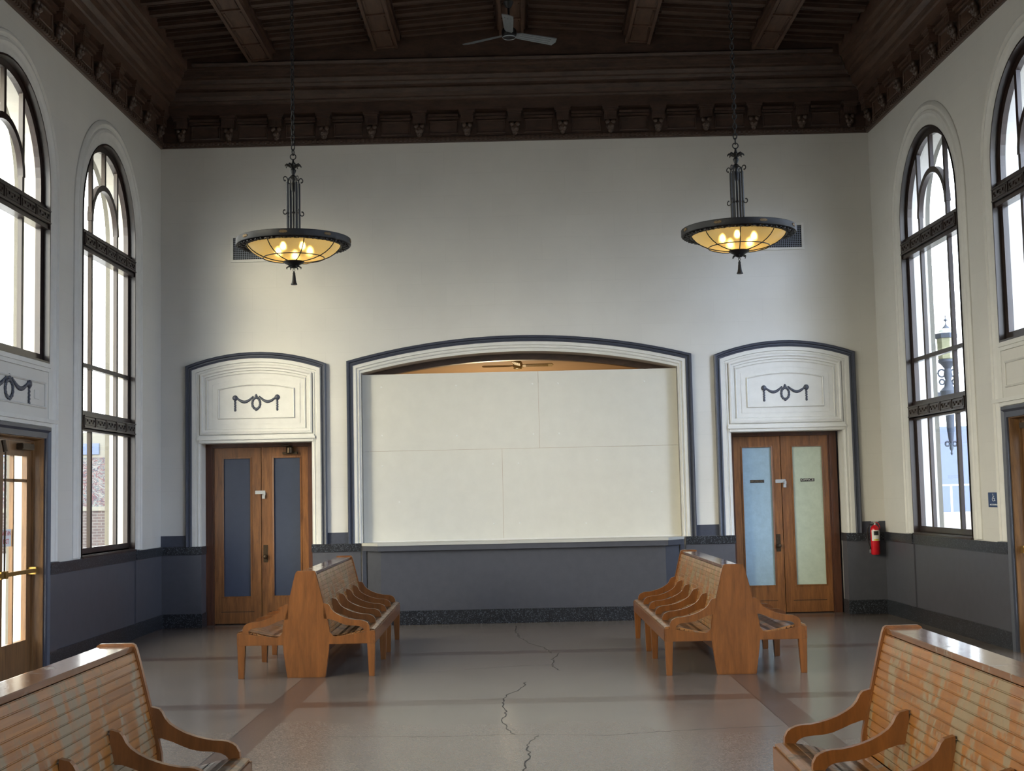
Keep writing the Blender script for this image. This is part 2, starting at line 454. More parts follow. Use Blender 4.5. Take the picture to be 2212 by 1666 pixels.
def tag(o, label, cat, group=None, kind=None):
    if label: o['label'] = label
    if cat: o['category'] = cat
    if group: o['group'] = group
    if kind: o['kind'] = kind
    return o
def struct(o, label=None, cat=None):
    o['kind'] = 'structure'
    if label: o['label'] = label
    if cat: o['category'] = cat
    return o
def copy_tree(o, parent=None):
    c = o.copy(); COL.objects.link(c)
    if parent is not None: c.parent = parent
    for ch in list(o.children): copy_tree(ch, c)
    return c
def text_mesh(name, s, size, mat, fn, parent=None, width=None, depth=.002):
    """flat lettering; fn maps (right, up, out) to the world"""
    cu = bpy.data.curves.new(name, 'FONT'); cu.body = s; cu.size = size; cu.align_x = 'CENTER'; cu.align_y = 'CENTER'; cu.extrude = depth
    t = bpy.data.objects.new(name, cu); COL.objects.link(t); bpy.context.view_layer.update()
    dg = bpy.context.evaluated_depsgraph_get()
    me = bpy.data.meshes.new_from_object(t.evaluated_get(dg))
    bpy.data.objects.remove(t)
    xs = [v.co.x for v in me.vertices]; w = (max(xs) - min(xs)) or 1; k = (width / w) if width else 1
    mb = MB(); mb.add([fn(v.co.x * k, v.co.y, v.co.z) for v in me.vertices], [tuple(p.vertices) for p in me.polygons])
    return mb.build(name, mat, parent)

# ------------------------------------------------------------------ room geometry
D = 16.0; XL = -4.362; XR0 = 4.32; SK = .0264
YN = -4.0                                          # rear wall, behind the camera
def xr(y): return XR0 + (D - y) * SK
def fb(x, z, d): return (x, D - d, z)              # back wall: d = towards the room
def fl(y, z, d): return (XL + d, y, z)             # left wall
def fr_(y, z, d): return (xr(y) - d, y, z)         # right wall
ZC = 4.43                                          # springing of the window arches
ZTOP = 7.3
WT = .33                                           # wall thickness

def arch_loop(c, r, z0, zc, n=28):
    """closed outline: up the left side, over, down the right (clockwise)"""
    pts = [(c - r, z0)]
    pts += [(c - r * math.cos(PI * i / n), zc + r * math.sin(PI * i / n)) for i in range(n + 1)]
    pts += [(c + r, z0)]
    return pts
def seg_arch(c, half, z0, zs, rise, n=None):
    """segmental arch outline, clockwise from the lower left"""
    n = n or (13 if half < 1 else 24)
    R = (half * half + rise * rise) / (2 * rise); zc = zs + rise - R; a = math.asin(half / R)
    pts = [(c - half, z0)]
    pts += [(c + R * math.sin(-a + 2 * a * i / n), zc + R * math.cos(-a + 2 * a * i / n)) for i in range(n + 1)]
    pts += [(c + half, z0)]
    return pts

# back wall ---------------------------------------------------------------------------------
CL, CR_ = -3.205, 3.185                            # centres of the two door niches
DH = .675                                          # half width of a door opening
door_top = 2.20
hole_l = [(CL - DH, 0.0), (CL - DH, door_top), (CL + DH, door_top), (CL + DH, 0.0)]
hole_r = [(CR_ - DH, 0.0), (CR_ - DH, door_top), (CR_ + DH, door_top), (CR_ + DH, 0.0)]
big_in = seg_arch(-.02, 1.915, .95, 3.01, .225)
mb = MB()
outer = [(XL - .4, 0), (XL - .4, ZTOP), (XR0 + .4, ZTOP), (XR0 + .4, 0)] + list(reversed(hole_r)) + list(reversed(hole_l))
mb.plate(outer, [big_in], fb, 0, -.3)
wall_back = struct(mb.build('wall_back', m_wall_b))
# niche recess: the white mouldings sit in front of / into the plaster
trim_n = [0]
def new_trim(mb, mat, smooth=None):
    trim_n[0] += 1
    return struct(mb.build('trim_%d' % trim_n[0], mat, None, smooth))
DARKP = [(0, 0), (0, .045), (.012, .055), (.028, .05), (.036, .03), (.05, .03), (.058, .04), (.074, .034), (.074, 0)]
WHITEP = [(.074, 0), (.074, .028), (.118, .028), (.124, .012), (.14, .012), (.146, .02), (.158, .016), (.166, .006), (.175, .006), (.175, -.02)]
def niche(c):
    path = seg_arch(c, .85, .96, 3.135, .157)
    new_trim(MB().sweep(path, DARKP, fb), m_navy, 30)
    new_trim(MB().sweep(path, WHITEP, fb), m_white, 30)
    # tympanum: lintel, sunk panel and nested frames
    t = MB()
    def closed(half, zb, zs, rise):
        return seg_arch(c, half, zb, zs, rise)
    t.sweep(closed(.675, 2.30, 3.03, .1), [(0, .0), (0, .03), (.02, .035), (.035, .02), (.055, .02), (.06, .008), (.06, 0)], fb, True)
    t.sweep(closed(.60, 2.35, 2.97, .085), [(0, 0), (0, .012), (.01, .018), (.02, .012), (.02, 0)], fb, True)
    t.sweep(closed(.53, 2.42, 2.905, .07), [(0, .003), (0, .0085), (.005, .0085), (.005, .003)], fb, True)
    t.sweep(closed(.465, 2.485, 2.85, .058), [(0, 0), (0, .012), (.008, .02), (.018, .014), (.018, 0)], fb, True)
    t.box(c - .70, c + .70, 0, .03, 2.262, 2.285, lambda x, y, z: fb(x, z, y))
    t.box(c - .71, c + .71, 0, .045, 2.235, 2.262, lambda x, y, z: fb(x, z, y))
    t.box(c - .69, c + .69, 0, .025, 2.20, 2.235, lambda x, y, z: fb(x, z, y))
    new_trim(t, m_white)
    face = MB(); face.plate([(c - .775, 2.2)] + [p for p in seg_arch(c, .775, 2.2, 3.09, .13)][1:-1] + [(c + .775, 2.2)], [], fb, 0.0, .004)
    face.box(c - .775, c - DH, 0, .004, .96, 2.2, lambda x, y, z: fb(x, z, y)); face.box(c + DH, c + .775, 0, .004, .96, 2.2, lambda x, y, z: fb(x, z, y))
    # white jamb linings
    for s_ in (-1, 1):
        a = c + s_ * DH
        face.box(min(a, a - s_ * .006), max(a, a - s_ * .006), -.22, .004, .96, 2.2, lambda x, y, z: fb(x, z, y))
    face.box(c - DH, c + DH, -.22, .004, 2.194, 2.2, lambda x, y, z: fb(x, z, y))
    new_trim(face, m_white)
niche(CL); niche(CR_)
# big middle arch surround
path = seg_arch(-.02, 2.085, .96, 3.155, .27)
new_trim(MB().sweep(path, DARKP, fb), m_navy, 30)
new_trim(MB().sweep(path, [(.074, 0), (.074, .028), (.112, .028), (.12, .012), (.134, .012), (.14, .02), (.15, .016), (.158, .004), (.17, .004), (.17, -.30)], fb), m_white, 30)
# dark wooden arch frame at the back of the opening
fr_in = seg_arch(-.02, 1.86, .95, 2.95, .21); fr_out = seg_arch(-.02, 1.93, .95, 3.02, .235)
new_trim(MB().plate(fr_out + list(reversed(fr_in)), [], fb, -.30, -.42), m_ceil)
# painted band above the ledge, wainscot, ledge, baseboard
def yb(x, y, z): return fb(x, z, y)
segs = [(XL, CL - .85), (CL + .85, -.02 - 2.085), (-.02 + 2.085, CR_ - .85), (CR_ + .85, XR0)]
for a, b_ in segs:
    new_trim(MB().box(a, b_, 0, .006, .96, 1.095, yb), m_navy)
segs = [(XL, CL - DH), (CL + DH, -1.96), (1.93, CR_ - DH), (CR_ + DH, XR0)]
for a, b_ in segs:
    t = MB().box(a, b_, 0, .012, .15, .88, yb)
    new_trim(t, m_wains)
    new_trim(MB().box(a, b_, 0, .03, .868, .962, yb), m_dark_t)
    o = MB().box(a, b_, 0, .022, 0, .165, yb).build('baseboard_back', m_dark_t); struct(o)
for c in (CL, CR_):                                # dark linings of the door jambs below the ledge
    for s_ in (-1, 1):
        a = c + s_ * DH; lo, hi = min(a, a - s_ * .008), max(a, a - s_ * .008)
        t = MB().box(lo, hi, -.22, .012, .165, .868, yb); new_trim(t, m_wains)
        lo, hi = min(a, a - s_ * .016), max(a, a - s_ * .016)
        t = MB().box(lo, hi, -.22, .03, .868, .962, yb).box(lo, hi, -.22, .022, 0, .165, yb); new_trim(t, m_dark_t)

# side walls ---------------------------------------------------------------------------------
SMALL = [14.0, 8.4, 2.8, -2.6]
BIG = [11.23, 5.6, 0.1]
def side_wall(name, fn):
    loops = []; outer = [(YN, 0), (YN, ZTOP), (D, ZTOP), (D, 0)]
    for c in SMALL: loops.append(arch_loop(c, .90, .975, ZC))
    for c in BIG: loops.append(arch_loop(c, .95, 2.80, ZC))
    for c in sorted(BIG, reverse=True):
        outer += [(c + .83, 0), (c + .83, 2.12), (c - .83, 2.12), (c - .83, 0)]
    m = MB(); m.plate(outer, loops, fn, 0, -WT + .05)
    w = struct(m.build(name, m_wall_s))
    # the outer stone skin
    m = MB(); m.plate(outer, loops, fn, -WT + .05, -WT)
    struct(m.build(name.replace('wall_', 'wall_outer_'), m_ext))
    return w
side_wall('wall_left', fl)
side_wall('wall_right', fr_)
RINGP = [(0, 0), (0, .012), (.02, .03), (.045, .034), (.06, .016), (.085, .014), (.10, .03), (.13, .034), (.15, .02), (.17, .012), (.19, .014), (.21, .008), (.25, .004), (.25, 0)]
def side_trims(fn, side):
    fy = lambda x, y, z: fn(y, z, x)
    for c in SMALL:
        new_trim(MB().sweep(arch_loop(c, 1.15, .98, ZC), RINGP, fn), m_white, 35)
    for c in BIG:
        new_trim(MB().sweep(arch_loop(c, 1.165, .98, ZC), [(o * .85, d) for o, d in RINGP], fn), m_white, 35)
        # spandrel panel between window and door
        t = MB()
        t.box(0, .03, c - .95, c + .95, 2.755, 2.795, fy).box(0, .018, c - .93, c + .93, 2.72, 2.755, fy)
        t.box(0, .035, c - 1.15, c + 1.15, 2.25, 2.285, fy).box(0, .02, c - 1.0, c + 1.0, 2.215, 2.25, fy)
        t.sweep([(c - .87, 2.38), (c - .87, 2.62), (c + .87, 2.62), (c + .87, 2.38)], [(0, 0), (0, .012), (.01, .018), (.02, .01), (.02, 0)], fn, True)
        new_trim(t, m_white)
        # dark band round the door
        dp = [(c - .93, 0.0), (c - .93, 2.205), (c + .93, 2.205), (c + .93, 0.0)]
        new_trim(MB().sweep(dp, [(0, 0), (0, .04), (.03, .05), (.05, .03), (.10, .03), (.10, -.03)], fn), m_navy, 30)
    # wainscot, ledge, baseboard between doors
    edges = [YN] + [v for c in sorted(BIG) for v in (c - .93, c + .93)] + [D]
    for a, b_ in zip(edges[::2], edges[1::2]):
        new_trim(MB().box(0, .012, a, b_, .15, .88, fy), m_wains)
        t = MB().box(0, .032, a, b_, .866, .966, fy)
        new_trim(t, m_dark_t)
        t = MB().box(0, .05, a, a + .20, .2, .86, fy).box(0, .05, b_ - .2 if b_ < D else b_ - 1.05, b_ if b_ < D else b_ - .97, .2, .86, fy)
        struct(MB().box(0, .024, a, b_, 0, .165, fy).build('baseboard_' + side, m_dark_t))
        for pa in ((b_ - .22, b_) if b_ < D else (D - 1.12, D - 1.04), (a, a + .22)):
            new_trim(MB().box(0, .03, pa[0], pa[1], .165, .866, fy), m_wains)
            new_trim(MB().box(0, .045, pa[0], pa[1], .866, .975, fy), m_dark_t)
side_trims(fl, 'left'); side_trims(fr_, 'right')

# windows ---------------------------------------------------------------------------------
win_n = [0]
def ornament_band(z0, z1, c, half, fn, parent):
    m = MB(); fy = lambda x, y, z: fn(y, z, x)
    m.box(-.06, .012, c - half, c + half, z0, z1, fy)
    m.box(-.06, .03, c - half, c + half, z1 - .012, z1, fy).box(-.06, .03, c - half, c + half, z0, z0 + .014, fy)
    k = 5; w = 2 * half / k
    for i in range(k):
        a = c - half + i * w
        m.box(0, .024, a + .004, a + .022, z0, z1, fy)
        y0, y1 = a + .045, a + w - .02
        zz0, zz1 = z0 + .028, z1 - .026
        m.sweep([(y0, zz0), (y0, zz1), (y1, zz1), (y1, zz0)], [(0, .01), (0, .022), (.012, .022), (.012, .01)], fn, True)
        for q in range(5):
            yy = y0 + .03 + q * (y1 - y0 - .06) / 4; zz = (zz0 + zz1) / 2 + (.012 if q % 2 else -.012)
            m.box(0, .022, yy - .012, yy + .012, zz - .012, zz + .012, fy)
    return m.build('ornamental_band', m_win, parent)
def window(c, R, z0, fn, low=True):
    win_n[0] += 1
    r0 = R
    # jamb lining + sash frame (one plate with the glass openings left free)
    m = MB()
    lp = arch_loop(c, R, z0, ZC)
    m.sweep(lp + [lp[0]], [(0, .014), (.018, .014), (.018, -.05), (.03, -.05), (.03, -.11), (0, -.11)], fn)
    f = struct(m.build('window_%d' % win_n[0], m_win, None, 30), None)
    g = R - .03                                    # outer size of the sash
    gi = R - .085                                  # glass half width
    m = MB()
    m.plate(arch_loop(c, g, z0 + .0, ZC), [arch_loop(c, gi, z0 + .085, ZC)], fn, -.05, -.10)
    m.build('sash_frame', m_win, f)
    m = MB(); fy = lambda x, y, z: fn(y, z, x)
    m.box(-.10, -.035, c - g, c + g, 4.09, 4.29, fy)
    m.box(-.10, -.0, c - g, c + g, 4.055, 4.10, fy)
    m.build('transom', m_win, f)
    ornament_band(4.10, 4.225, c, g, fn, f)
    # muntins
    w = .026
    def vert(y, a, b_):
        MB().box(-.088, -.05, y - w, y + w, a, b_, fy).build('muntin', m_win, f)
    za = math.sqrt(max(0, gi * gi - .43 * .43)) + ZC + .01
    lowest = z0 + .085
    for s_ in (-1, 1):
        vert(c + s_ * .43, 4.28, za)
        if low:
            vert(c + s_ * .43, 2.43, 4.06); vert(c + s_ * .43, lowest, 2.25)
        else:
            vert(c + s_ * .43, lowest, 4.06)
    vert(c, ZC + .44, ZC + gi + .005)
    n = 20
    arc = [(c - .435 * math.cos(PI * i / n), ZC + .435 * math.sin(PI * i / n)) for i in range(n + 1)]
    MB().sweep(arc, [(-.03, -.045), (.03, -.045), (.03, -.095), (-.03, -.095), (-.03, -.045)], fn).build('arched_muntin', m_win, f, 40)
    if low:
        MB().box(-.095, -.045, c - g, c + g, 2.88, 2.925, fy).build('glazing_bar', m_win, f)
        MB().box(-.10, -.035, c - g, c + g, 2.235, 2.44, fy).build('transom', m_win, f)
        ornament_band(2.262, 2.385, c, g, fn, f)
        MB().box(-.10, .03, c - R, c + R, .962, .985, fy).build('sill', m_win, f)
    MB().plate(arch_loop(c, gi + .01, z0 + .075, ZC), [], fn, -.070, -.074).build('pane', m_glass, f)
    return f
def portal(fn, c, sgn):
    l = bpy.data.lights.new('window_daylight', 'AREA'); l.shape = 'RECTANGLE'; l.size = 1.9; l.size_y = 4.6
    l.cycles.is_portal = True
    o = bpy.data.objects.new('window_daylight', l); COL.objects.link(o)
    p = fn(c, 3.2, -.2); o.location = p
    o.rotation_euler = (PI / 2, 0, -sgn * PI / 2)
for fn, s_ in ((fl, 1), (fr_, -1)):
    for c in SMALL: window(c, .90, .975, fn, True); portal(fn, c, s_)
    for c in BIG: window(c, .95, 2.80, fn, False); portal(fn, c, s_)

# side doors ---------------------------------------------------------------------------------
door_n = [0]
def side_door(c, fn, detail):
    door_n[0] += 1
    fy = lambda x, y, z: fn(y, z, x)
    m = MB(); H = 2.12; hw = .83
    m.sweep([(c - hw, 0), (c - hw, H), (c + hw, H), (c + hw, 0)], [(0, .012), (.022, .012), (.03, -.02), (.03, -.07), (.045, -.07), (.045, -.15), (0, -.15)], fn)
    d = struct(m.build('door_%d' % door_n[0], m_door_side, None, 30))
    for s_ in (-1, 1):
        y0, y1 = (c + .004, c + hw - .045) if s_ > 0 else (c - hw + .045, c - .004)
        g0, g1 = y0 + .13, y1 - .105
        lf = MB(); z1 = 2.07
        lf.plate([(y0, .02), (y0, z1), (y1, z1), (y1, .02)], [[(g0, .31), (g0, 1.94), (g1, 1.94), (g1, .31)]], fn, -.09, -.135)
        leaf = lf.build('door_leaf', m_door_side, d)
        gm = (g0 + g1) / 2 - .02
        MB().box(-.13, -.095, gm - .012, gm + .012, .31, 1.94, fy).build('muntin', m_door_side, leaf)
        MB().box(-.13, -.095, g0, g1, 1.71, 1.735, fy).build('glazing_bar', m_door_side, leaf)
        MB().box(-.115, -.111, g0 - .005, g1 + .005, .305, 1.945, fy).build('pane', m_glass, leaf)
        pb = MB().box(-.05, -.02, y0 + .03, y1 - .03, .90, .935, fy)
        for e in (y0 + .02, y1 - .07): pb.box(-.09, -.015, e, e + .06, .885, .95, fy)
        pb.build('push_bar', m_brass, leaf, None, .004)
        cl = MB().box(-.09, -.03, y1 - .36, y1 - .08, 1.995, 2.05, fy).build('door_closer', m_steel if False else m_bronze, leaf, None, .006)
        rod = MB().tube([fn(y0 + .05, .95, -.04), fn(y0 + .05, 1.98, -.04)], .008)
        rod.tube([fn(y0 + .05, 1.96, -.04), fn(y0 + .05, 2.06, -.06)], .02)
        rod.build('vertical_rod', m_bronze, leaf, 40)
        if detail and s_ > 0:
            a, b2 = g0 + .005, g0 + .235
            sg = MB().box(-.110, -.107, a, b2, 1.15, 1.30, fy).build('exit_sign', m_signwhite, leaf)
            mid = (a + b2) / 2
            text_mesh('lettering', 'NOT AN', .06, m_signred, lambda u, v, w_: fn(mid + u, 1.262 + v, -.107 + w_ * .5), sg, .19)
            text_mesh('lettering', 'EXIT', .06, m_signred, lambda u, v, w_: fn(mid + u, 1.192 + v, -.107 + w_ * .5), sg, .12)
    return d
for i, c in enumerate(BIG):
    side_door(c, fl, i == 0)
    side_door(c, fr_, False)

# ------------------------------------------------------------------ floor, rear wall, ceiling
m = MB(); m.box(XL - .35, xr(YN) + .35, YN - .3, D + .55, -.12, 0)
floor = struct(m.build('floor', m_floor))
m = MB(); m.box(XL - .3, xr(YN) + .3, YN - .3, YN, 0, ZTOP)
struct(m.build('wall_rear', m_wall_b))
# hairline cracks in the terrazzo
def crack(pts, w):
    m = MB(); q = []
    for i in range(len(pts) - 1):
        a, b_ = Vector(pts[i]), Vector(pts[i + 1]); n = max(2, int((b_ - a).length / .05))
        nr = Vector((-(b_ - a).y, (b_ - a).x)).normalized()
        for k in range(n):
            q.append(a + (b_ - a) * (k / n) + nr * random.uniform(-.014, .014))
    q.append(Vector(pts[-1]))
    vs = []; fs = []
    for i, p in enumerate(q):
        t = (q[min(i + 1, len(q) - 1)] - q[max(i - 1, 0)]).normalized(); nr = Vector((-t.y, t.x)); ww = w * random.uniform(.5, 1.3)
        vs += [(p.x - nr.x * ww, p.y - nr.y * ww, .0007), (p.x + nr.x * ww, p.y + nr.y * ww, .0007)]
        if i: fs.append((2 * i - 2, 2 * i - 1, 2 * i + 1, 2 * i))
    m.add(vs, fs); m.build('crack', m_crack, floor)
crack([(-.108, 15.39), (-.113, 14.79), (-.077, 14.22), (.05, 13.54), (.163, 13.24), (.237, 12.74)], .0045)
crack([(.318, 12.765), (.234, 12.3), (.23, 11.8), (.283, 11.49)], .0045)
crack([(-.011, 10.83), (-.06, 10.41), (-.13, 10.26), (-.191, 9.99), (-.158, 9.49), (-.171, 9.04), (-.14, 8.68), (-.084, 8.51)], .004)
crack([(.052, 8.44), (.003, 8.24), (-.003, 8.04), (.007, 7.8), (-.026, 7.59), (-.025, 7.3), (.02, 6.9), (-.03, 6.2)], .004)
crack([(-1.65, 8.47), (-1.18, 8.55), (-.58, 8.48), (-.084, 8.51), (.488, 8.42), (.978, 8.53), (1.62, 8.62)], .0022)
crack([(.23, 11.9), (-.4, 11.75), (-1.1, 11.45)], .0015)
crack([(-2.5, 8.32), (-2.07, 8.3), (-1.9, 8.31)], .0015)

# cornice round the room
CORN = [(0, 5.828), (.03, 5.828), (.032, 5.845), (.045, 5.85), (.055, 5.87), (.05, 5.895), (.03, 5.905), (.03, 6.17), (.045, 6.185), (.06, 6.20), (.13, 6.205),
        (.13, 6.325), (.15, 6.335), (.155, 6.36), (.19, 6.365), (.24, 6.40), (.25, 6.45), (.245, 6.475), (.29, 6.485), (.30, 6.52), (.33, 6.53), (.345, 6.575), (.345, 6.6), (.38, 6.61), (.385, 6.66), (.43, 6.67), (.435, 6.70), (.435, 6.95)]
def cornice(fn, a, b_, ends, mat, n_br, first, step, kind_label):
    m = MB(); vs = []; fs = []
    for u, sg in ((a, 1), (b_, -1)):
        for p, z in CORN: vs.append(fn(u + sg * p * ends, z, p))
    k = len(CORN)
    for q in range(k - 1): fs.append((q, q + 1, k + q + 1, k + q))
    m.add(vs, fs)
    root = new_trim(m, mat)
    # bead row
    bm_ = MB(); nb = int((b_ - a) / .058)
    for i in range(nb):
        u = a + .04 + i * .058
        bm_.box(u, u + .03, .035, .062, 5.846, 5.882, lambda x, y, z: fn(x, z, y))
    bm_.build('bead_moulding', m_carve, root)
    for i in range(n_br):
        u = first + i * step
        f = lambda x, y, z: fn(u + x, z, y)
        g = MB()
        g.box(-.10, .10, .0, .150, 6.185, 6.212, f)
        prof = [(-.085, 6.16, .135), (-.072, 6.12, .125), (-.068, 6.06, .115)]
        # tapering corbel body as stacked slabs
        for (w0, z1, d1), (z0) in zip([(.095, 6.187, .145), (.082, 6.165, .135), (.074, 6.14, .125)], (6.165, 6.14, 6.045)):
            g.box(-w0, w0, 0, d1, z0, z1, f)
        for q in (-.045, -.015, .015, .045):
            g.box(q - .006, q + .006, .1, .130, 6.06, 6.12, f)
        br = g.build('bracket', mat, root)
        h = MB()
        for dx, dz, rr, dd in ((0, 5.975, .055, .085), (-.035, 6.02, .030, .11), (.035, 6.02, .030, .11), (0, 5.93, .04, .065), (-.022, 5.965, .02, .125), (.022, 5.965, .02, .125), (0, 5.925, .022, .095)):
            L = []
            for t in range(7):
                th = PI * t / 6; L.append((rr * math.sin(th), -rr * math.cos(th)))
            tmp = MB(); tmp.lathe(L, (0, 0, 0), 10)
            h.add([f(x + dx, dd * .8 + y * .8, z + dz) for x, y, z in tmp.v], tmp.f)
        h.build('carved_leaf', m_carve, br, 50)
        # sunk panel to the right of this bracket
        if i < n_br - 1:
            p = MB(); x0, x1 = u + .115, u + step - .115
            p.sweep([(x0, 5.925), (x0, 6.095), (x1, 6.095), (x1, 5.925)], [(0, .03), (0, .045), (.008, .05), (.016, .04), (.016, .03)], fn, True)
            p.box(x0 - .01, x1 + .01, .03, .075, 6.10, 6.125, lambda x, y, z: fn(x, z, y)).box(x0 - .005, x1 + .005, .03, .1, 6.13, 6.16, lambda x, y, z: fn(x, z, y))
            p.build('frieze_panel', mat, root)
    return root
cornice(fb, XL, XR0, 1, m_ceil, 15, -4.095, .5845, 'back')
ns = 26

def side_cornice(fn):
    m = MB(); vs = []; fs = []
    for u, sg in ((YN, 0), (D, -1)):
        for p, z in CORN: vs.append(fn(u + sg * p, z, p))
    return cornice(fn, YN, D, 1, m_ceil_y, ns, 15.73 - (ns - 1) * .5845, .5845, 'side')
side_cornice(fl); side_cornice(fr_)

# gabled timber ceiling: deck, end boards, long beams, cross battens
CEILZ = lambda x: 7.14 - .077 * abs(x + .02)
m = MB()
xa, xb = XL + .2, xr(YN) - .1
y0, y1 = YN, D - .43
for sx, (a, b_) in enumerate(((xa, -.02), (-.02, xb))):
    m.add([(a, y0, CEILZ(a)), (b_, y0, CEILZ(b_)), (b_, y1, CEILZ(b_)), (a, y1, CEILZ(a)), (a, y0, CEILZ(a) + .1), (b_, y0, CEILZ(b_) + .1), (b_, y1, CEILZ(b_) + .1), (a, y1, CEILZ(a) + .1)],
          [(0, 1, 2, 3), (7, 6, 5, 4), (0, 4, 5, 1), (1, 5, 6, 2), (2, 6, 7, 3), (3, 7, 4, 0)])
ceiling = struct(m.build('ceiling', m_ceil))
m = MB(); m.box(XL - .3, xr(YN) + .3, YN - .3, D + .3, ZTOP - .02, ZTOP + .15); m.build('roof_deck', m_ceil, ceiling)
m = MB()
m.plate([(xa, 6.68), (xa, CEILZ(xa) + .02), (-.02, CEILZ(0) + .02), (XR0 - .2, CEILZ(4.1) + .02), (XR0 - .2, 6.68)], [], lambda x, z, d: (x, D - .435 - d, z), -.05, 0.002)
for s_, x in ((0, 0),):
    m.sweep([(xa + .3, 6.705), (XR0 - .5, 6.705)], [(0, 0), (0, .03), (-.03, .04), (-.05, .02), (-.05, 0)], lambda x, z, d: (x, D - .435 - d, z))
m.build('end_board', m_ceil, ceiling)
BEAMS = [-3.03, -1.53, -.02, 1.49, 3.0]
for bx in BEAMS:
    zs = CEILZ(bx) - .165; w = .135
    m = MB(); y0, y1 = YN, D - .45
    sl = -.077 * (1 if bx > -.02 else -1) if abs(bx + .02) > .1 else 0
    f = lambda x, y, z: (bx + x, y, z + sl * x)
    m.box(-w, w, y0, y1, zs + .022, zs + .2, f)
    m.box(-w - .012, -w + .022, y0, y1, zs, zs + .05, f).box(w - .022, w + .012, y0, y1, zs, zs + .05, f)
    m.box(-w - .035, w + .035, y0, y1, zs + .095, zs + .2, f)
    y = y1 - .02
    while y > y0 + 1:
        m.box(-w, w, y - .05, y, zs + .006, zs + .03, f)
        m.box(-w + .04, -w + .052, y - .50, y - .09, zs + .012, zs + .03, f).box(w - .052, w - .04, y - .50, y - .09, zs + .012, zs + .03, f)
        y -= .54
    m.build('beam', m_ceil_y, ceiling)
# cross battens between the beams (double-ridged mouldings)
xs = [XL + .40] + BEAMS + [XR0 - .42]
for i in range(len(xs) - 1):
    a = xs[i] + (.19 if i else 0); b_ = xs[i + 1] - (.19 if i < len(xs) - 2 else 0)
    y = D - .56; k = 0
    while y > 8.5:
        m = MB()
        f = lambda x, yy, z: (x, yy, z + CEILZ(x))
        m.box(a, b_, y - .15, y, -.045, 0, f).box(a + .01, b_ - .01, y - .115, y - .035, -.085, -.04, f)
        m.box(a, b_, y - .215, y - .19, -.025, 0, f)
        m.build('batten', m_ceil, ceiling)
        y -= .345; k += 1

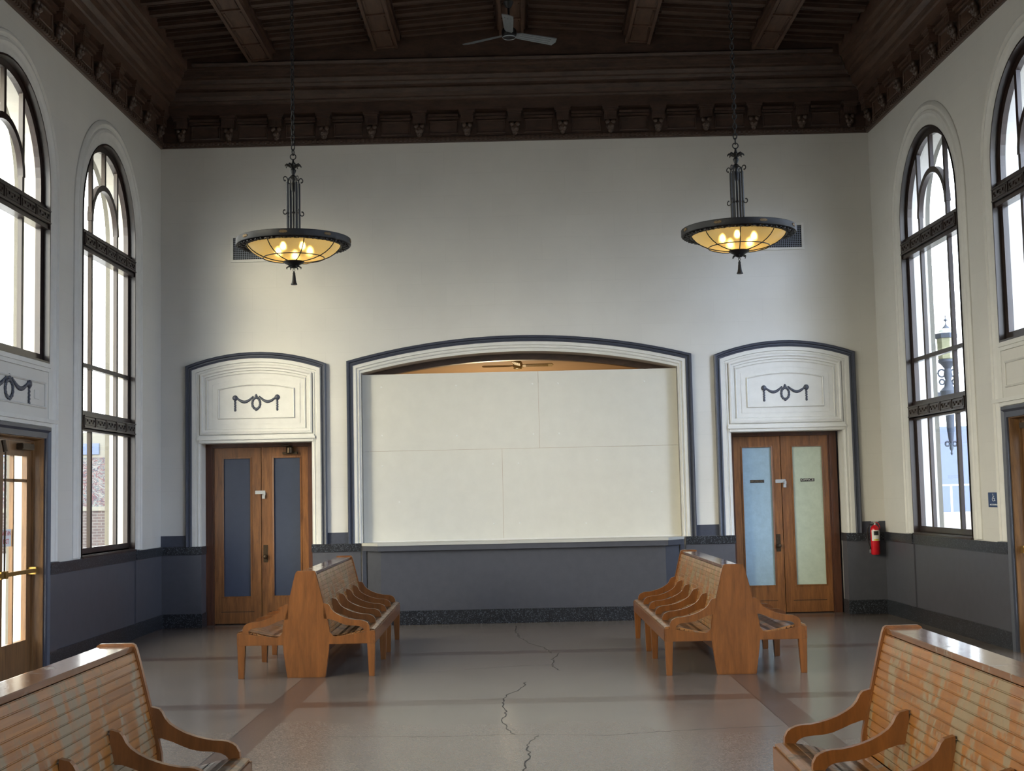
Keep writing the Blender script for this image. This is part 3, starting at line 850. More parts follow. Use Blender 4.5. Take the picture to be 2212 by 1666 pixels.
# ------------------------------------------------------------------ panelled double doors in the back wall
def back_door(c, panes, pane_mats, signs, jamb_side, closer):
    door_n[0] += 1
    YD = 16.28
    f = lambda x, y, z: (c + x, YD + y, z)
    m = MB()
    m.box(-DH, -DH + .085, -.03, .06, 0, 2.2, f).box(DH - .085, DH, -.03, .06, 0, 2.2, f).box(-DH + .085, DH - .085, -.03, .06, 2.15, 2.2, f)
    m.box(-DH + .07, -DH + .1, -.01, .07, 0, 2.16, f).box(DH - .1, DH - .07, -.01, .07, 0, 2.16, f)
    m.box(-DH - .02, DH + .02, .05, .10, -.01, 2.25, f) if False else None
    d = struct(m.build('door_%d' % door_n[0], m_door_f))
    for i, s_ in enumerate((-1, 1)):
        x0, x1 = (-DH + .087, -.004) if s_ < 0 else (.004, DH - .087)
        g0, g1 = panes[i]
        leaf = MB().plate([(x0, .012), (x0, 2.148), (x1, 2.148), (x1, .012)], [[(g0, .335), (g0, 2.02), (g1, 2.02), (g1, .335)]], lambda a, b_, q: f(a, q, b_), 0, .045)
        leaf.box(g0 + .0, g1 - .0, -.004, .0, .165, .17, f)
        leaf.sweep([(g0, .335), (g0, 2.02), (g1, 2.02), (g1, .335)], [(-.012, 0), (-.012, -.006), (.006, -.008), (.006, .0)], lambda a, b_, q: f(a, q, b_), True)
        lf = leaf.build('door_leaf', m_door, d)
        pn = MB().box(g0 - .01, g1 + .01, .015, .03, .325, 2.03, f).build('door_panel', pane_mats[i], lf)
        MB().box(x0 + .09, x1 - .09, -.003, 0, .15, .156, f).build('rail_groove', m_crack, lf)
        if signs:
            zc = 1.60 if i == 0 else 1.605; xc = (g0 + g1) / 2
            sp_ = MB().box(xc - .085, xc + .085, .010, .0145, zc - .019, zc + .019, f).build('name_plate', m_black, lf)
            text_mesh('lettering', signs[i], .036, m_iron_gold if i == 0 else m_label, lambda u, v, w_: f(xc + u, .0095 - w_ * .3, zc + v), sp_, .15 if i else .16, .002)
        for hz in (.32, 1.72):
            hx = x0 - .008 if s_ < 0 else x1 + .008
            MB().lathe([(.009, -.06), (.009, .06)], f(hx, -.008, hz), 10).build('hinge', m_bronze, lf, 40)
        active = (i == 1) if closer else (i == 0)
        if active:
            hx = (x0 + .045) if i == 1 else (x1 - .06)
            hp = MB().box(hx - .027, hx + .027, -.006, 0, .745, .955, f).build('handle_plate', m_bronze, lf, None, .002)
            kn = MB().lathe([(.0, -.055), (.02, -.052), (.027, -.04), (.02, -.027), (.009, -.022), (.009, -.004), (.016, -.002)], f(hx, 0, .815), 14, 'y').build('door_knob', m_bronze, hp, 50)
            MB().lathe([(.0, -.012), (.012, -.012), (.012, -.004)], f(hx, 0, .90), 12, 'y').build('lock_cylinder', m_bronze, hp, 40)
        if i == 1:
            # sliding hasp bridging both leaves
            hs = MB().box(-.075, .05, -.010, 0, 1.575, 1.618, f).box(.03, .055, -.03, 0, 1.560, 1.60, f)
            hs.build('hasp', m_steel, lf, None, .003)
            MB().box(.015, .05, -.035, -.012, 1.52, 1.56, f).tube([f(.022, -.024, 1.555), f(.022, -.024, 1.585), f(.032, -.024, 1.592), f(.043, -.024, 1.585), f(.043, -.024, 1.555)], .004).build('padlock', m_steel, lf)
        if closer and i == 1:
            cx = .36
            k = MB().lathe([(.035, -.05), (.045, -.045), (.045, .02), (.03, .03), (.02, .045)], f(cx, -.055, 2.115), 14)
            k.box(cx * 0 + cx - .09, cx + .09, -.05, 0, 2.055, 2.085, f)
            k.tube([f(cx, -.055, 2.16), f(cx - .10, -.10, 2.165), f(cx - .02, -.02, 2.17)], .009)
            k.build('door_closer', m_bronze, lf, 40)
    return d
back_door(CL, [(-.465, -.128), (.148, .482)], [m_pane_navy, m_pane_navy], None, -1, True)
back_door(CR_ - .03, [(-.475, -.112), (.135, .505)], [m_pane_blue, m_pane_green], ['EMPLOYEES ONLY', 'OFFICE'], 1, False)
# threshold and blanking wall behind the doors
for c in (CL, CR_):
    new_trim(MB().box(c - DH - .05, c + DH + .05, 16.335, 16.40, 0, 2.4), m_wains)

# ------------------------------------------------------------------ ticket counter and boarded-up opening
def bay(z0, z1, grow, mb=None):
    """bay-shaped slab: splayed ends standing out from the wall"""
    g = grow; mb = mb or MB()
    poly = [(-1.885 - g, 15.985), (-1.70 - g * .5, 15.80 - g), (1.665 + g * .5, 15.80 - g), (1.85 + g, 15.985)]
    mb.plate(poly, [], lambda x, y, z: (x, y, z), z0, z1)
    return mb
tc_ = thing('ticket_counter', 'charcoal-painted built-in ticket counter with a white-edged ledge in the wide middle arch', 'counter', (0, 15.9, 0))
bay(.16, .875, 0).build('counter_front', m_wains, tc_)
bay(0, .165, .015).build('plinth', m_dark_t, tc_)
bay(.868, .93, .055).build('ledge_fascia', m_wains, tc_)
bay(.93, .962, .065).build('counter_top', m_ledge, tc_)
for x in (-1.915, 1.885):
    MB().box(x - .025, x + .025, 15.97, 15.985, .0, .868).build('corner_post', m_navy, tc_)
pp = thing('plywood_partition', 'white-painted plywood boarding that closes off the arch above the counter', 'partition', (0, 16.1, .962))
YB = 16.10
def board(x0, x1, z0, z1):
    return MB().box(x0, x1, YB, YB + .018, z0, z1).build('board_panel', m_board, pp)
ZB = 2.995
board(-1.932, .2095, 2.0615, ZB); board(.2125, 1.892, 2.0615, ZB)
board(-1.932, -.2465, .9635, 2.0585); board(-.2435, 1.892, .9635, 2.0585)
for x, z in ((-1.70, 2.84), (-.79, 2.84), (.14, 2.84), (.45, 2.84), (-1.70, 2.25), (-.79, 2.23), (.14, 2.23), (.45, 2.23), (-1.70, 1.88), (-.36, 1.88), (-.05, 1.88), (-1.5, 1.44), (-.36, 1.16), (-.05, 1.16), (.75, 1.14), (1.55, 1.5), (.9, 1.9), (1.5, 2.84)):
    MB().lathe([(.0, -.003), (.009, -.002), (.011, 0)], (x, YB, z), 8, 'y').build('screw', m_label, pp)
bt = MB().box(-1.93, 1.89, YB - .008, YB, .9635, .98); bt.build('bottom_bead', m_white, pp)
MB().box(-1.93, 1.89, 15.985, YB + .02, .951, .962).build('sill_board', m_white, pp)

# dim room seen through the gap over the boards
m = MB()
m.box(-3.2, 3.2, 16.42, 24.0, 3.52, 3.6)
cl_back = struct(m.build('ceiling_back_room', m_tan))
m = MB(); m.box(-3.2, -3.1, 16.42, 24, 0, 3.52).box(3.1, 3.2, 16.42, 24, 0, 3.52).box(-3.2, 3.2, 24, 24.1, 0, 3.6).box(-3.2, 3.2, 16.42, 24.1, -.1, 0)
struct(m.build('wall_back_room', m_tan))
lb = bpy.data.lights.new('back_room_fill', 'POINT'); lb.energy = 170; lb.color = (1, .8, .5); lb.shadow_soft_size = .15  # unseen fill light added to brighten the room behind the boards
o = bpy.data.objects.new('back_room_fill', lb); COL.objects.link(o); o.location = (-.4, 21.5, 1.8)

# ------------------------------------------------------------------ ceiling fans
def fan(name, label, loc, drop, R, n, rot, mat, body, hubr, tilt, width):
    t = thing(name, label, 'ceiling fan', loc)
    x, y, z = loc
    MB().lathe([(.012, .03), (.012, drop)], loc, 10).build('down_rod', m_iron, t, 40)
    MB().lathe([(.0, drop + .0), (.06, drop), (.03, drop - .06), (.012, drop - .07)][::-1], loc, 16, cap=False).build('ceiling_canopy', m_iron, t, 40)
    MB().lathe([(.0, -.045), (hubr * .6, -.042), (hubr * .95, -.02), (hubr, 0), (hubr, .03), (hubr * .9, .05), (hubr * .55, .075), (hubr * .5, .15), (.03, .2), (.012, .22)], loc, 24).build('motor_housing', body, t, 40)
    MB().lathe([(hubr * .8, -.040), (hubr * .84, -.046), (hubr * .9, -.036)], loc, 24, cap=False).build('trim_ring', mat, t, 40)
    for i in range(n):
        a = rot + 2 * PI * i / n; ca, sa = math.cos(a), math.sin(a)
        def fn(r, w, h):
            hh = h + w * math.sin(tilt); ww = w * math.cos(tilt)
            return (x + r * ca - ww * sa, y + r * sa + ww * ca, z + hh)
        m = MB(); outl = [(hubr * .9, -.03), (hubr * 1.5, -width * .38), (R, -width * .5), (R + .02, 0), (R, width * .5), (hubr * 1.5, width * .38), (hubr * .9, .03)]
        m.plate(outl, [], fn, -.006, .004)
        for w in (-.5, 0, .5):
            m.box(hubr * 1.6, R - .05, w * width * .5 - .004, w * width * .5 + .004, .0, -.009, fn) if False else m.plate([(hubr * 1.7, w * width * .5 - .004), (R - .06, w * width * .55 - .004), (R - .06, w * width * .55 + .004), (hubr * 1.7, w * width * .5 + .004)], [], fn, -.006, -.011)
        m.build('blade', mat, t)
    return t
fan('ceiling_fan', 'grey three-blade ceiling fan hanging from the ridge beam', (-.045, 14.4, 6.61), .365, .58, 3, math.radians(149), m_fan, m_iron, .085, -.28, .13)
fan('ceiling_fan', 'cream ceiling fan seen through the gap above the white boards', (-.04, 19.2, 3.37), .15, .50, 4, math.radians(-93), m_fan_cream, m_fan_cream, .07, -.25, .12)

# ------------------------------------------------------------------ chandeliers
def chandelier(label, x, y, z, topz, rot):
    t = thing('bowl_chandelier', label, 'chandelier', (x, y, z), 'bowl chandeliers on long chains')
    c = (x, y, z)
    # ring: wide flat flange with a vertical outer band
    MB().lathe([(.395, 0), (.40, -.012), (.44, -.014), (.475, -.004), (.483, -.004), (.486, .002), (.486, .048), (.480, .052), (.40, .046), (.395, .04), (.395, 0)], c, 64, cap=False).build('ring', m_iron, t, 35)
    lace = MB()
    for i in range(56):
        a = 2 * PI * i / 56 ; ca, sa = math.cos(a), math.sin(a)
        f = lambda r, w, h: (x + r * ca - w * sa, y + r * sa + w * ca, z + h)
        lace.box(.412, .468, -.007, .007, -.017, -.010, f)
        lace.box(.424 + .02 * (i % 2), .438 + .02 * (i % 2), -.022, .022, -.018, -.010, f)
    lace.build('pierced_lacework', m_iron, t)
    for i in range(8):
        a = rot + PI / 8 + 2 * PI * i / 8; ca, sa = math.cos(a), math.sin(a)
        f = lambda w, h: (x + .487 * ca - w * sa, y + .487 * sa + w * ca, z + .026 + h)
        ro = MB()
        for k in range(7):
            th = PI * k / 7
            ro.tube([f(-.034 * math.cos(th), -.014 * math.sin(th)), f(0, 0), f(.034 * math.cos(th), .014 * math.sin(th))], .0028, 5)
        ro.build('rosette', m_iron_gold, t)
    # bowl
    prof = [(.395, .0), (.385, -.02), (.355, -.052), (.31, -.083), (.256, -.108), (.19, -.127), (.12, -.138), (.07, -.141)]
    MB().lathe(prof, c, 48, cap=False).build('glass_bowl', m_amber, t, 60)
    rb = MB()
    for i in range(8):
        a = rot + 2 * PI * i / 8
        rb.tube([(x + (r + .004) * math.cos(a), y + (r + .004) * math.sin(a), z + h - .003) for r, h in prof], .0042, 6)
    rb.tube([(x + .258 * math.cos(2 * PI * i / 48), y + .258 * math.sin(2 * PI * i / 48), z - .111) for i in range(48)], .0042, 6, True)
    rb.build('bowl_rib', m_iron, t, 60)
    bc = MB().lathe([(.0, -.198), (.02, -.197), (.035, -.187), (.05, -.17), (.075, -.158), (.09, -.146), (.088, -.135), (.05, -.13)], c, 24)
    bc.build('bottom_finial', m_iron, t, 40)
    lf = MB()
    for i in range(6):
        a = rot + 2 * PI * i / 6; ca, sa = math.cos(a), math.sin(a)
        lf.tube([(x + r * ca, y + r * sa, z + h) for r, h in ((.03, -.178), (.048, -.186), (.062, -.193), (.062, -.202), (.054, -.203))], [.006, .006, .005, .004, .003], 6)
    lf.build('finial_leaf', m_iron, t, 60)
    tz = z - .198
    ts = MB().tube([(x + .009 * math.cos(a), y, tz - .016 + .011 * math.sin(a)) for a in [2 * PI * i / 12 for i in range(12)]], .0025, 6, True)
    ts.lathe([(.0, -.027), (.006, -.03), (.010, -.04), (.013, -.05), (.010, -.056), (.013, -.062), (.016, -.1), (.021, -.125), (.028, -.137), (.027, -.142), (.0, -.142)], (x, y, tz), 14)
    ts.build('tassel', m_iron, t, 50)
    # stem: four flat bars with scrolls, slim centre rod
    K = 1.17
    for i in range(4):
        a = rot + PI / 4 + PI / 2 * i + .25; ca, sa = math.cos(a), math.sin(a)
        f = lambda r, w, h: (x + r * ca - w * sa, y + r * sa + w * ca, z + .05 + (h - .05) * K)
        b_ = MB().box(.048, .062, -.0095, .0095, .04, .47, f)
        b_.tube([f(.056, 0, .46), f(.05, 0, .49), f(.035, 0, .505), (x, y, z + .05 + .46 * K)], .006, 6)
        def scroll(hh, r0, dirn):
            pts = []
            for k in range(13):
                th = k / 12 * 1.6 * PI; rr = .022 * (1 - .5 * k / 12)
                pts.append(f(r0 + .024 - rr * math.cos(th), 0, hh + dirn * rr * math.sin(th)))
            b_.tube(pts, [.0048] * 10 + [.006, .007, .007], 6)
        scroll(.492, .052, 1); scroll(.250, .058, -1)
        b_.build('stem_bar', m_iron, t, 50)
    MB().lathe([(r_, h_ if h_ < .05 else .05 + (h_ - .05) * K) for r_, h_ in [(.009, .02), (.009, .24), (.016, .25), (.009, .26), (.009, .40), (.02, .425), (.022, .46), (.012, .48), (.02, .50), (.03, .515), (.012, .53), (.024, .555), (.026, .565), (.012, .58), (.012, .60), (.018, .61), (.01, .625), (.008, .645)]], c, 16).build('centre_rod', m_iron, t, 50)
    # radial arms holding the ring
    ar = MB()
    for i in range(4):
        a = rot + PI / 4 + PI / 2 * i + .25; ca, sa = math.cos(a), math.sin(a)
        ar.tube([(x + .05 * ca, y + .05 * sa, z + .045), (x + .40 * ca, y + .40 * sa, z + .035)], .006, 6)
    ar.build('ring_arm', m_iron, t, 50)
    cr = MB()
    for i in range(8):
        a = rot + 2 * PI * i / 8; ca, sa = math.cos(a), math.sin(a)
        cr.tube([(x + r * ca, y + r * sa, z + .05 + (h - .05) * K) for r, h in ((.012, .585), (.035, .60), (.056, .605), (.068, .598), (.07, .588))], [.009, .012, .010, .006, .003], 6)
    cr.build('leaf_crown', m_iron, t, 60)
    MB().tube([(x + .024 * math.cos(a), y + .0 , z + .77 + .024 * math.sin(a)) for a in [2 * PI * i / 16 for i in range(16)]], .005, 6, True).build('hanging_ring', m_iron, t, 60)
    ch = MB(); zz = z + .79; k = 0
    while zz < topz - .04:
        pts = []
        for i in range(12):
            a = 2 * PI * i / 12; u, v = .0155 * math.cos(a), .027 * math.sin(a)
            q = rot + (PI / 2 if k % 2 else 0)
            pts.append((x + u * math.cos(q), y + u * math.sin(q), zz + .02 + v))
        ch.tube(pts, .0056, 6, True); zz += .044; k += 1
    ch.build('chain', m_iron, t, 60)
    MB().lathe([(.02, -.08), (.05, -.05), (.09, -.02), (.09, .02)], (x, y, topz), 18).build('ceiling_canopy', m_iron, t, 40)
    # bulbs in sockets round the stem, inside the bowl
    for i in range(5):
        a = rot + .5 + 2 * PI * i / 5; bx, by = x + .13 * math.cos(a), y + .13 * math.sin(a)
        s_ = MB().lathe([(.012, .0), (.014, .03)], (bx, by, z + .022), 10).tube([(bx, by, z + .045), (x, y, z + .06)], .005, 6).build('socket', m_bronze, t, 40)
        MB().lathe([(.0, -.052), (.012, -.049), (.020, -.038), (.021, -.028), (.015, -.012), (.01, -.004), (.01, .0)], (bx, by, z + .024), 14).build('bulb', m_bulb, s_, 60)
    return t
chandelier('amber glass bowl chandelier hanging above the left bench, nearer the dark-panelled doors', -1.915, 11.2, 3.668, CEILZ(-1.9), math.radians(67))
chandelier('amber glass bowl chandelier hanging above the right bench, nearer the office doors', 1.885, 11.2, 3.675, CEILZ(1.9), math.radians(83))

# ------------------------------------------------------------------ vents
def vent(label, x0, x1, z0, z1):
    t = thing('wall_vent', label, 'vent', ((x0 + x1) / 2, D, (z0 + z1) / 2), 'vents high on the back wall')
    MB().plate([(x0 - .03, z0 - .03), (x0 - .03, z1 + .03), (x1 + .03, z1 + .03), (x1 + .03, z0 - .03)], [[(x0, z0), (x0, z1), (x1, z1), (x1, z0)]], fb, 0, .02).build('vent_frame', m_white, t)
    MB().box(x0, x1, 0, .002, z0, z1, yb).build('duct_backing', m_grille_back, t)
    g = MB()
    k = int((z1 - z0) / .0225)
    for i in range(1, k): g.box(x0, x1, .008, .0115, z0 + i * (z1 - z0) / k - .0022, z0 + i * (z1 - z0) / k + .0022, yb)
    k = int((x1 - x0) / .0225)
    for i in range(1, k): g.box(x0 + i * (x1 - x0) / k - .0022, x0 + i * (x1 - x0) / k + .0022, .004, .008, z0, z1, yb)
    g.build('grille', m_grille, t)
vent('white-framed mesh vent partly hidden behind the left chandelier', -3.475, -2.88, 4.43, 4.70)
vent('white-framed mesh vent partly hidden behind the right chandelier', 2.88, 3.455, 4.43, 4.70)

# ------------------------------------------------------------------ plaster garlands over the doors
def garland(fn, c, z, d0, label, s=1.0, sv=1.0):
    m = MB()
    p0 = fn(c, z, d0)
    def blob(u, v, r):
        L = [(r * math.sin(PI * t / 5), -r * math.cos(PI * t / 5)) for t in range(6)]
        tmp = MB().lathe(L, (0, 0, 0), 8)
        m.add([fn(c + u * s + x * (s + sv) / 2, z + v * sv + zz * sv, d0 + y * .6) for x, y, zz in tmp.v], tmp.f)
    for sx in (-1, 1):
        blob(sx * .255, .065, .026); blob(sx * .255, .065, .034)
        for i in range(9): blob(sx * .255 + .003 * (-1) ** i, .035 - i * .0145, .0125)
        blob(sx * .255, -.085, .015)
        n = 17
        for i in range(n):
            q = i / (n - 1); u = .04 + q * .20
            sag = .078 - .05 * math.sin(PI * q) - .02 * (q if q > .5 else 1 - q) * 0
            v = .075 - .062 * math.sin(PI * min(1, q * 1.02)) * (.9) - .01 * q
            blob(sx * u, v, .011 + .008 * math.sin(PI * q))
    for i in range(26):
        a = 2 * PI * i / 26
        blob(.047 * math.cos(a), -.005 + .068 * math.sin(a), .0135 + .003 * (i % 2))
    blob(0, -.078, .02); blob(0, .08, .02); blob(0, .098, .012)
    o = m.build('garland_ornament', m_navy, None, 60)
    tag(o, label, 'ornament', 'dark plaster garlands over the doors')
garland(fb, CL, 2.675, .006, 'dark swag and wreath ornament over the dark-panelled doors at back left')
garland(fb, CR_, 2.655, .006, 'dark swag and wreath ornament over the office doors at back right')
garland(fl, 11.23, 2.50, .008, 'dark swag and wreath ornament over the glazed side door on the left wall', 1.8, 1.15)

# ------------------------------------------------------------------ fire extinguisher and accessibility sign
ex = thing('fire_extinguisher', 'red fire extinguisher hung on the back wall right of the office doors', 'fire extinguisher', (4.16, 15.9, .70))
exx, exy = 4.165, 15.895
MB().lathe([(.0, .70), (.045, .702), (.052, .712), (.052, 1.0), (.046, 1.022), (.03, 1.04), (.018, 1.048), (.018, 1.055)], (exx, exy, 0), 28).build('cylinder', m_red, ex, 40)
lab = MB()
for i in range(11):
    a0 = math.radians(-150 + i * 12); a1 = math.radians(-150 + (i + 1) * 12)
    lab.add([(exx + .0527 * math.cos(a), exy + .0527 * math.sin(a), z) for a in (a0, a1) for z in (.865, .99)], [(0, 1, 3, 2)])
lo = lab.build('label', m_label, ex)
lab2 = MB()
for i in range(6):
    a0 = math.radians(-120 + i * 11); a1 = math.radians(-120 + (i + 1) * 11)
    lab2.add([(exx + .0531 * math.cos(a), exy + .0531 * math.sin(a), z) for a in (a0, a1) for z in (.93, .98)], [(0, 1, 3, 2)])
lab2.build('instruction_panel', m_black, lo)
lab3 = MB()
for i in range(6):
    a0 = math.radians(-120 + i * 11); a1 = math.radians(-120 + (i + 1) * 11)
    lab3.add([(exx + .0531 * math.cos(a), exy + .0531 * math.sin(a), z) for a in (a0, a1) for z in (.868, .885)], [(0, 1, 3, 2)])
lab3.build('yellow_stripe', m_yellow, lo)
MB().lathe([(.016, 1.05), (.016, 1.075), (.010, 1.085)], (exx, exy, 0), 14).box(exx - .045, exx + .01, exy - .012, exy + .012, 1.068, 1.078).box(exx - .035, exx + .045, exy - .012, exy + .012, 1.088, 1.098).build('valve_handle', m_steel, ex)
MB().tube([(exx - .01, exy - .01, 1.065), (exx - .055, exy - .012, 1.06), (exx - .085, exy - .005, 1.02), (exx - .09, exy, .95), (exx - .082, exy, .86), (exx - .068, exy, .80)], .009, 8).tube([(exx - .068, exy, .80), (exx - .062, exy, .765)], [.011, .014], 8).build('hose', m_black, ex, 60)
MB().tube([(exx + .005, exy - .02, 1.085), (exx + .035, exy - .03, 1.07), (exx + .05, exy - .03, 1.035), (exx + .052, exy - .03, 1.01)], .004, 6).build('safety_tag_cord', m_red, ex, 60)
MB().box(exx - .05, exx + .05, exy + .05, 16.0 - .035 + .03, .72, .76).box(exx - .03, exx + .03, exy + .045, 15.995, .74, 1.04).build('wall_bracket', m_steel, ex)
sg = thing('accessibility_sign', 'small navy sign with a white wheelchair symbol beside the right-hand side door', 'sign', fr_(12.525, 1.355, .002))
fys = lambda x, y, z: fr_(y, z, x)
MB().box(.001, .007, 12.39, 12.66, 1.288, 1.427, fys).build('sign_plate', m_signblue, sg, None, .002)
ic = MB()
C0 = lambda u, v: fr_(12.525 - u * 1.9, 1.372 + v, .0085)
ic.tube([C0(-.003, .030), C0(-.003, .0)], .0022, 5).tube([C0(-.003, .018), C0(.010, .018)], .0022, 5).tube([C0(-.003, .0), C0(.012, .0), C0(.018, -.022), C0(.024, -.022)], .0022, 5)
ic.tube([C0(.0 + .016 * math.cos(a), -.008 + .017 * math.sin(a)) for a in [math.radians(100 + i * 22) for i in range(12)]], .0020, 5)
ic.tube([C0(-.004 + .004 * math.cos(a), .038 + .004 * math.sin(a)) for a in [PI / 3 * i for i in range(6)]], .0024, 5, True)
ic.build('wheelchair_symbol', m_signwhite, sg, 60)
text_mesh('lettering', 'ACCESSIBLE', .02, m_signwhite, lambda u, v, w_: fr_(12.525 - u, 1.312 + v, .0075 + w_ * .3), sg, .19)
# small blank wall plate beside the garland on the left wall
MB_ = MB().box(0, .006, 11.83, 11.94, 2.455, 2.535, lambda x, y, z: fl(y, z, x)); sw = MB_.build('blank_wall_plate', m_white, None)
tag(sw, 'small blank cover plate beside the garland on the left wall', 'cover plate')

# ------------------------------------------------------------------ benches
PANEL = [(.161, 0), (.176, .10), (.191, .21), (.200, .30), (.202, .356), (.198, .42), (.179, .51), (.152, .62), (.12, .75), (.103, .82), (.090, .868), (.082, .887), (.070, .895)]
BL = 2.87
ARM = [(.539, .376), (.535, .422), (.522, .446), (.506, .458), (.482, .468), (.459, .472), (.42, .474), (.38, .482), (.34, .493), (.30, .508), (.262, .528), (.233, .548), (.214, .570), (.200, .597), (.187, .612), (.150, .622), (.15, .490), (.20, .487), (.247, .471), (.29, .452), (.326, .438), (.37, .429), (.42, .426), (.455, .420), (.474, .410), (.487, .397), (.487, .386), (.479, .376)]
SEAT = [(.575, .374), (.55, .379), (.50, .377), (.44, .367), (.38, .352), (.32, .338), (.26, .330), (.215, .332), (.190, .342)]
def slatted(path, th, y0, y1, groove, n):
    """long boards following a cross-section, each board a slab with a narrow gap to the next"""
    m = MB()
    L = [0]
    P = [Vector(p) for p in path]
    for i in range(1, len(P)): L.append(L[-1] + (P[i] - P[i - 1]).length)
    def at(s_):
        for i in range(1, len(P)):
            if s_ <= L[i] + 1e-9: return P[i - 1].lerp(P[i], (s_ - L[i - 1]) / (L[i] - L[i - 1]))
        return P[-1]
    tot = L[-1]; w = tot / n
    for k in range(n):
        a, c = at(k * w + groove / 2), at((k + 1) * w - groove / 2)
        t = (c - a).normalized(); nr = Vector((t.y, -t.x))
        b1, b2 = a + nr * th, c + nr * th
        e = groove * .5
        m.plate([tuple(a + nr * e), tuple(a + t * e), tuple(c - t * e), tuple(c + nr * e), tuple(b2), tuple(b1)], [], lambda x, z, y: (x, y, z), y0, y1)
    # backing board behind the grooves
    for i in range(1, len(P)):
        a, c = P[i - 1], P[i]; t = (c - a).normalized(); nr = Vector((t.y, -t.x))
        m.plate([tuple(a + nr * (groove * 1.6)), tuple(c + nr * (groove * 1.6)), tuple(c + nr * th), tuple(a + nr * th)], [], lambda x, z, y: (x, y, z), y0, y1)
    return m
def make_bench(label):
    t = thing('waiting_room_bench', label, 'bench', (0, 0, 0), 'double-sided oak waiting-room benches')
    full = [(-x, z) for x, z in PANEL] + [(x, z) for x, z in reversed(PANEL)]
    for y in (0, BL - .038):
        MB().extrude_y(full, y, y + .038).build('end_panel', m_bench, t, None, .005)
    # cap
    MB().extrude_y([(-.072, .858), (-.074, .884), (.074, .884), (.072, .858)], .038, BL - .038).build('top_cap', m_cap, t, None, .003)
    MB().box(-.012, .012, .038, BL - .038, .06, .86).build('centre_board', m_bench_y, t)
    for s_ in (-1, 1):
        bp = [(.0885, .858), (.108, .79), (.142, .65), (.168, .54), (.184, .46), (.190, .40), (.190, .35)]
        bp = [(x - .008, z) for x, z in bp]
        b_ = slatted(bp, .018, .038, BL - .038, .004, 14)
        if s_ < 0: b_.v = [(-x, y, z) for x, y, z in b_.v]
        # slab thickness must go inward: flip if needed
        b_.build('back_slats', m_slat, t)
        q = slatted(SEAT, .018, .02, BL - .02, .006, 10)
        if s_ < 0: q.v = [(-x, y, z) for x, y, z in q.v]
        q.build('seat_slats', m_seat, t)
        # long front rail
        fr2 = MB().box(min(s_ * .585, s_ * .565), max(s_ * .585, s_ * .565), .0, BL, .275, .378)
        fr2.build('front_rail', m_bench_y, t, None, .003)
        # end rails with the dipped top edge
        for y in (.0, BL - .032):
            poly = [(.585, .275), (.585, .381), (.545, .381), (.50, .376), (.44, .364), (.37, .352), (.30, .343), (.25, .340), (.225, .348), (.205, .372), (.19, .39), (.17, .39), (.17, .275)]
            MB().extrude_y([(s_ * a, b2) for a, b2 in poly], y + .001, y + .030).build('end_rail', m_bench, t, None, .003)
        for k in range(6):
            y = .0 + k * (BL - .032) / 5
            MB().extrude_y([(s_ * a, b2) for a, b2 in ARM], y, y + .032).build('armrest', m_bench, t, None, .006)
        for y in (.0, .4 * (BL - .055), .6 * (BL - .055), BL - .055):
            m = MB(); a0, a1 = .515, .582; c0, c1 = .528, .575
            vs = [(s_ * a, yy, z) for z, (p, q2), (ya, yb2) in ((.277, (a0, a1), (y, y + .055)), (0, (c0, c1), (y + .006, y + .049))) for a in (p, q2) for yy in (ya, yb2)]
            m.add(vs, [(0, 1, 3, 2), (4, 6, 7, 5), (0, 4, 5, 1), (2, 3, 7, 6), (0, 2, 6, 4), (1, 5, 7, 3)])
            m.build('leg', m_bench, t, None, .003)
    return t
b1 = make_bench('oak slatted double-sided bench standing in front of the dark-panelled doors')
b1.location = (-1.865, 11.36, 0); b1.rotation_euler = (0, 0, math.radians(1.1))
for lb_, x, y, r in (('oak slatted double-sided bench standing in front of the office doors', 1.715, 11.02, 0.3),
                     ('oak slatted bench in the left foreground with a bright window reflection on its cap', -1.785, 5.86 - BL, 0),
                     ('oak slatted bench in the right foreground with worn patches on its back', 1.655, 5.95 - BL, 0)):
    b2 = copy_tree(b1); b2['label'] = lb_; b2.location = (x, y, 0); b2.rotation_euler = (0, 0, math.radians(r))

# ------------------------------------------------------------------ outside the windows
pav = MB().box(-80, 80, -30, 120, -.35, -.15); pv = pav.build('pavement', m_pave); struct(pv)
nb = thing('brick_wall', 'low brick wall across the street seen through the left window', 'wall', (-20, 46, -.15))
MB().box(-40, -9, 46, 46.4, -.15, 1.25).build('brickwork', m_brick, nb)
MB().box(-40, -9, 45.95, 46.45, 1.25, 1.4).build('coping', m_ext, nb)
gb = thing('street_building', 'pale building with spray-painted ground floor beyond the brick wall', 'building', (-22, 52, -.15))
MB().box(-40, -10, 52, 60, -.15, 3.3).build('painted_wall', m_graf, gb)
MB().box(-40, -10, 52, 60, 3.3, 4.3).build('upper_wall', m_ext, gb)
for x in range(-39, -11, 3):
    MB().box(x, x + 1.4, 51.95, 52.0, 3.42, 3.85).build('window', m_bluewall, gb)
bw = thing('clad_building', 'blue-grey building seen through the lower right window', 'building', (19, 50, -.15))
MB().box(15.7, 30, 50, 56, -.15, 3.7).build('cladding', m_bluewall, bw)
MB().box(15.7, 30, 49.95, 50, -.15, .5).build('base_course', m_pave, bw)
rl = thing('metal_railing', 'thin pale metal railing outside the right window', 'railing', (9, 24, -.15))
m = MB().box(6.8, 11, 24, 24.03, 1.49, 1.52)
m.build('top_rail', m_steel, rl)
for x in (7.68, 8.9, 10.1): MB().box(x, x + .03, 24, 24.03, -.15, 1.49).build('post', m_steel, rl)
MB().box(6.8, 11, 24.0, 24.02, .05, .12).build('bottom_rail', m_steel, rl)
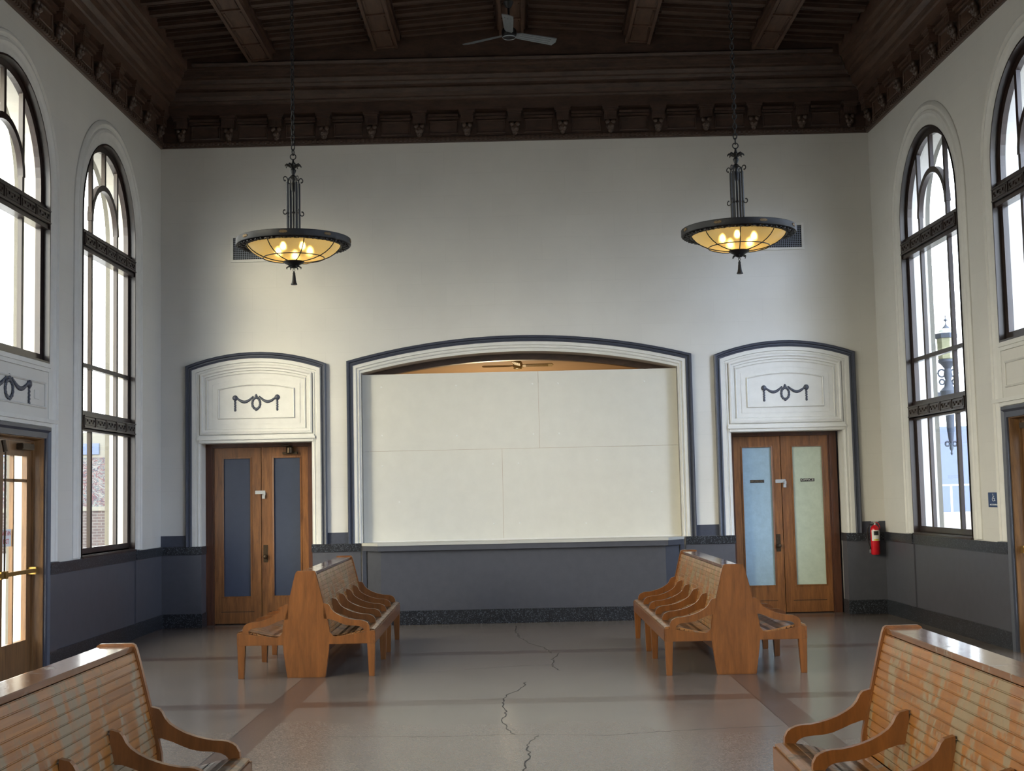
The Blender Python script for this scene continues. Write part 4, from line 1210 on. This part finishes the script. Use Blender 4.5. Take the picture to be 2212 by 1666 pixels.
# exterior piers that stand proud of the wall between the openings
def pier(fn, y, label):
    o = MB().box(-WT - .01, -WT - .32, y - .28, y + .28, -.15, 6.2, lambda x, yy, z: fn(yy, z, x)).build('stone_pier', m_ext)
    tag(o, label, 'pier', 'stone piers outside the side walls'); 
# bracketed lantern on the outside of the building, seen through the right window
struct(MB().box(XR0, XR0 + .33, 16.3, 24.2, -.15, 6.6).build('wall_outer_annex_right', m_ext))
struct(MB().box(XL - .33, XL, 16.3, 24.2, -.15, 6.6).build('wall_outer_annex_left', m_ext))
LX, LY = 5.80, 18.0
lt = thing('wall_lantern', 'large ornate bracket lantern with a white dome, outside the right window', 'lantern', (LX, LY, 2.0))
MB().lathe([(.0, 3.815), (.008, 3.80), (.005, 3.77), (.022, 3.745), (.005, 3.72), (.008, 3.69), (.02, 3.67), (.05, 3.64), (.055, 3.625)], (LX, LY, 0), 14).box(LX - .03, LX + .03, LY - .006, LY + .006, 3.74, 3.752).build('finial', m_lantern_d, lt, 40)
MB().lathe([(.052, 3.63), (.085, 3.615), (.10, 3.59), (.105, 3.575), (.125, 3.56)], (LX, LY, 0), 20).build('dome', m_lantern_w, lt, 40)
MB().lathe([(.125, 3.562), (.15, 3.558), (.15, 3.495), (.13, 3.49)], (LX, LY, 0), 8).build('roof_band', m_lantern_d, lt)
MB().lathe([(.132, 3.49), (.125, 3.22), (.11, 3.20)], (LX, LY, 0), 8).build('lantern_glass', m_lantern, lt)
MB().lathe([(.0, 1.90), (.018, 1.93), (.01, 1.96), (.028, 2.0), (.016, 2.05), (.035, 2.12), (.05, 2.25), (.06, 2.5), (.085, 2.62), (.12, 2.70), (.12, 2.78), (.06, 2.84), (.04, 2.92), (.06, 3.0), (.045, 3.08), (.09, 3.14), (.125, 3.17), (.125, 3.205)], (LX, LY, 0), 12).build('tail_finial', m_lantern_d, lt, 40)
m = MB()
for s_ in (-1, 1):
    for zc, rr in ((3.02, .05), (2.90, .035), (2.06, .03)):
        m.tube([(LX + s_ * (.085 if zc > 2.5 else .05) + rr * math.cos(2 * PI * i / 14), LY, zc + rr * math.sin(2 * PI * i / 14)) for i in range(14)], .013, 6, True)
m.build('scrollwork', m_lantern_d, lt, 60)
MB().box(XR0 + .33, LX, LY - .03, LY + .03, 2.70, 2.76).box(XR0 + .33, XR0 + .38, LY - .08, LY + .08, 2.4, 3.0).build('wall_arm', m_lantern_d, lt)
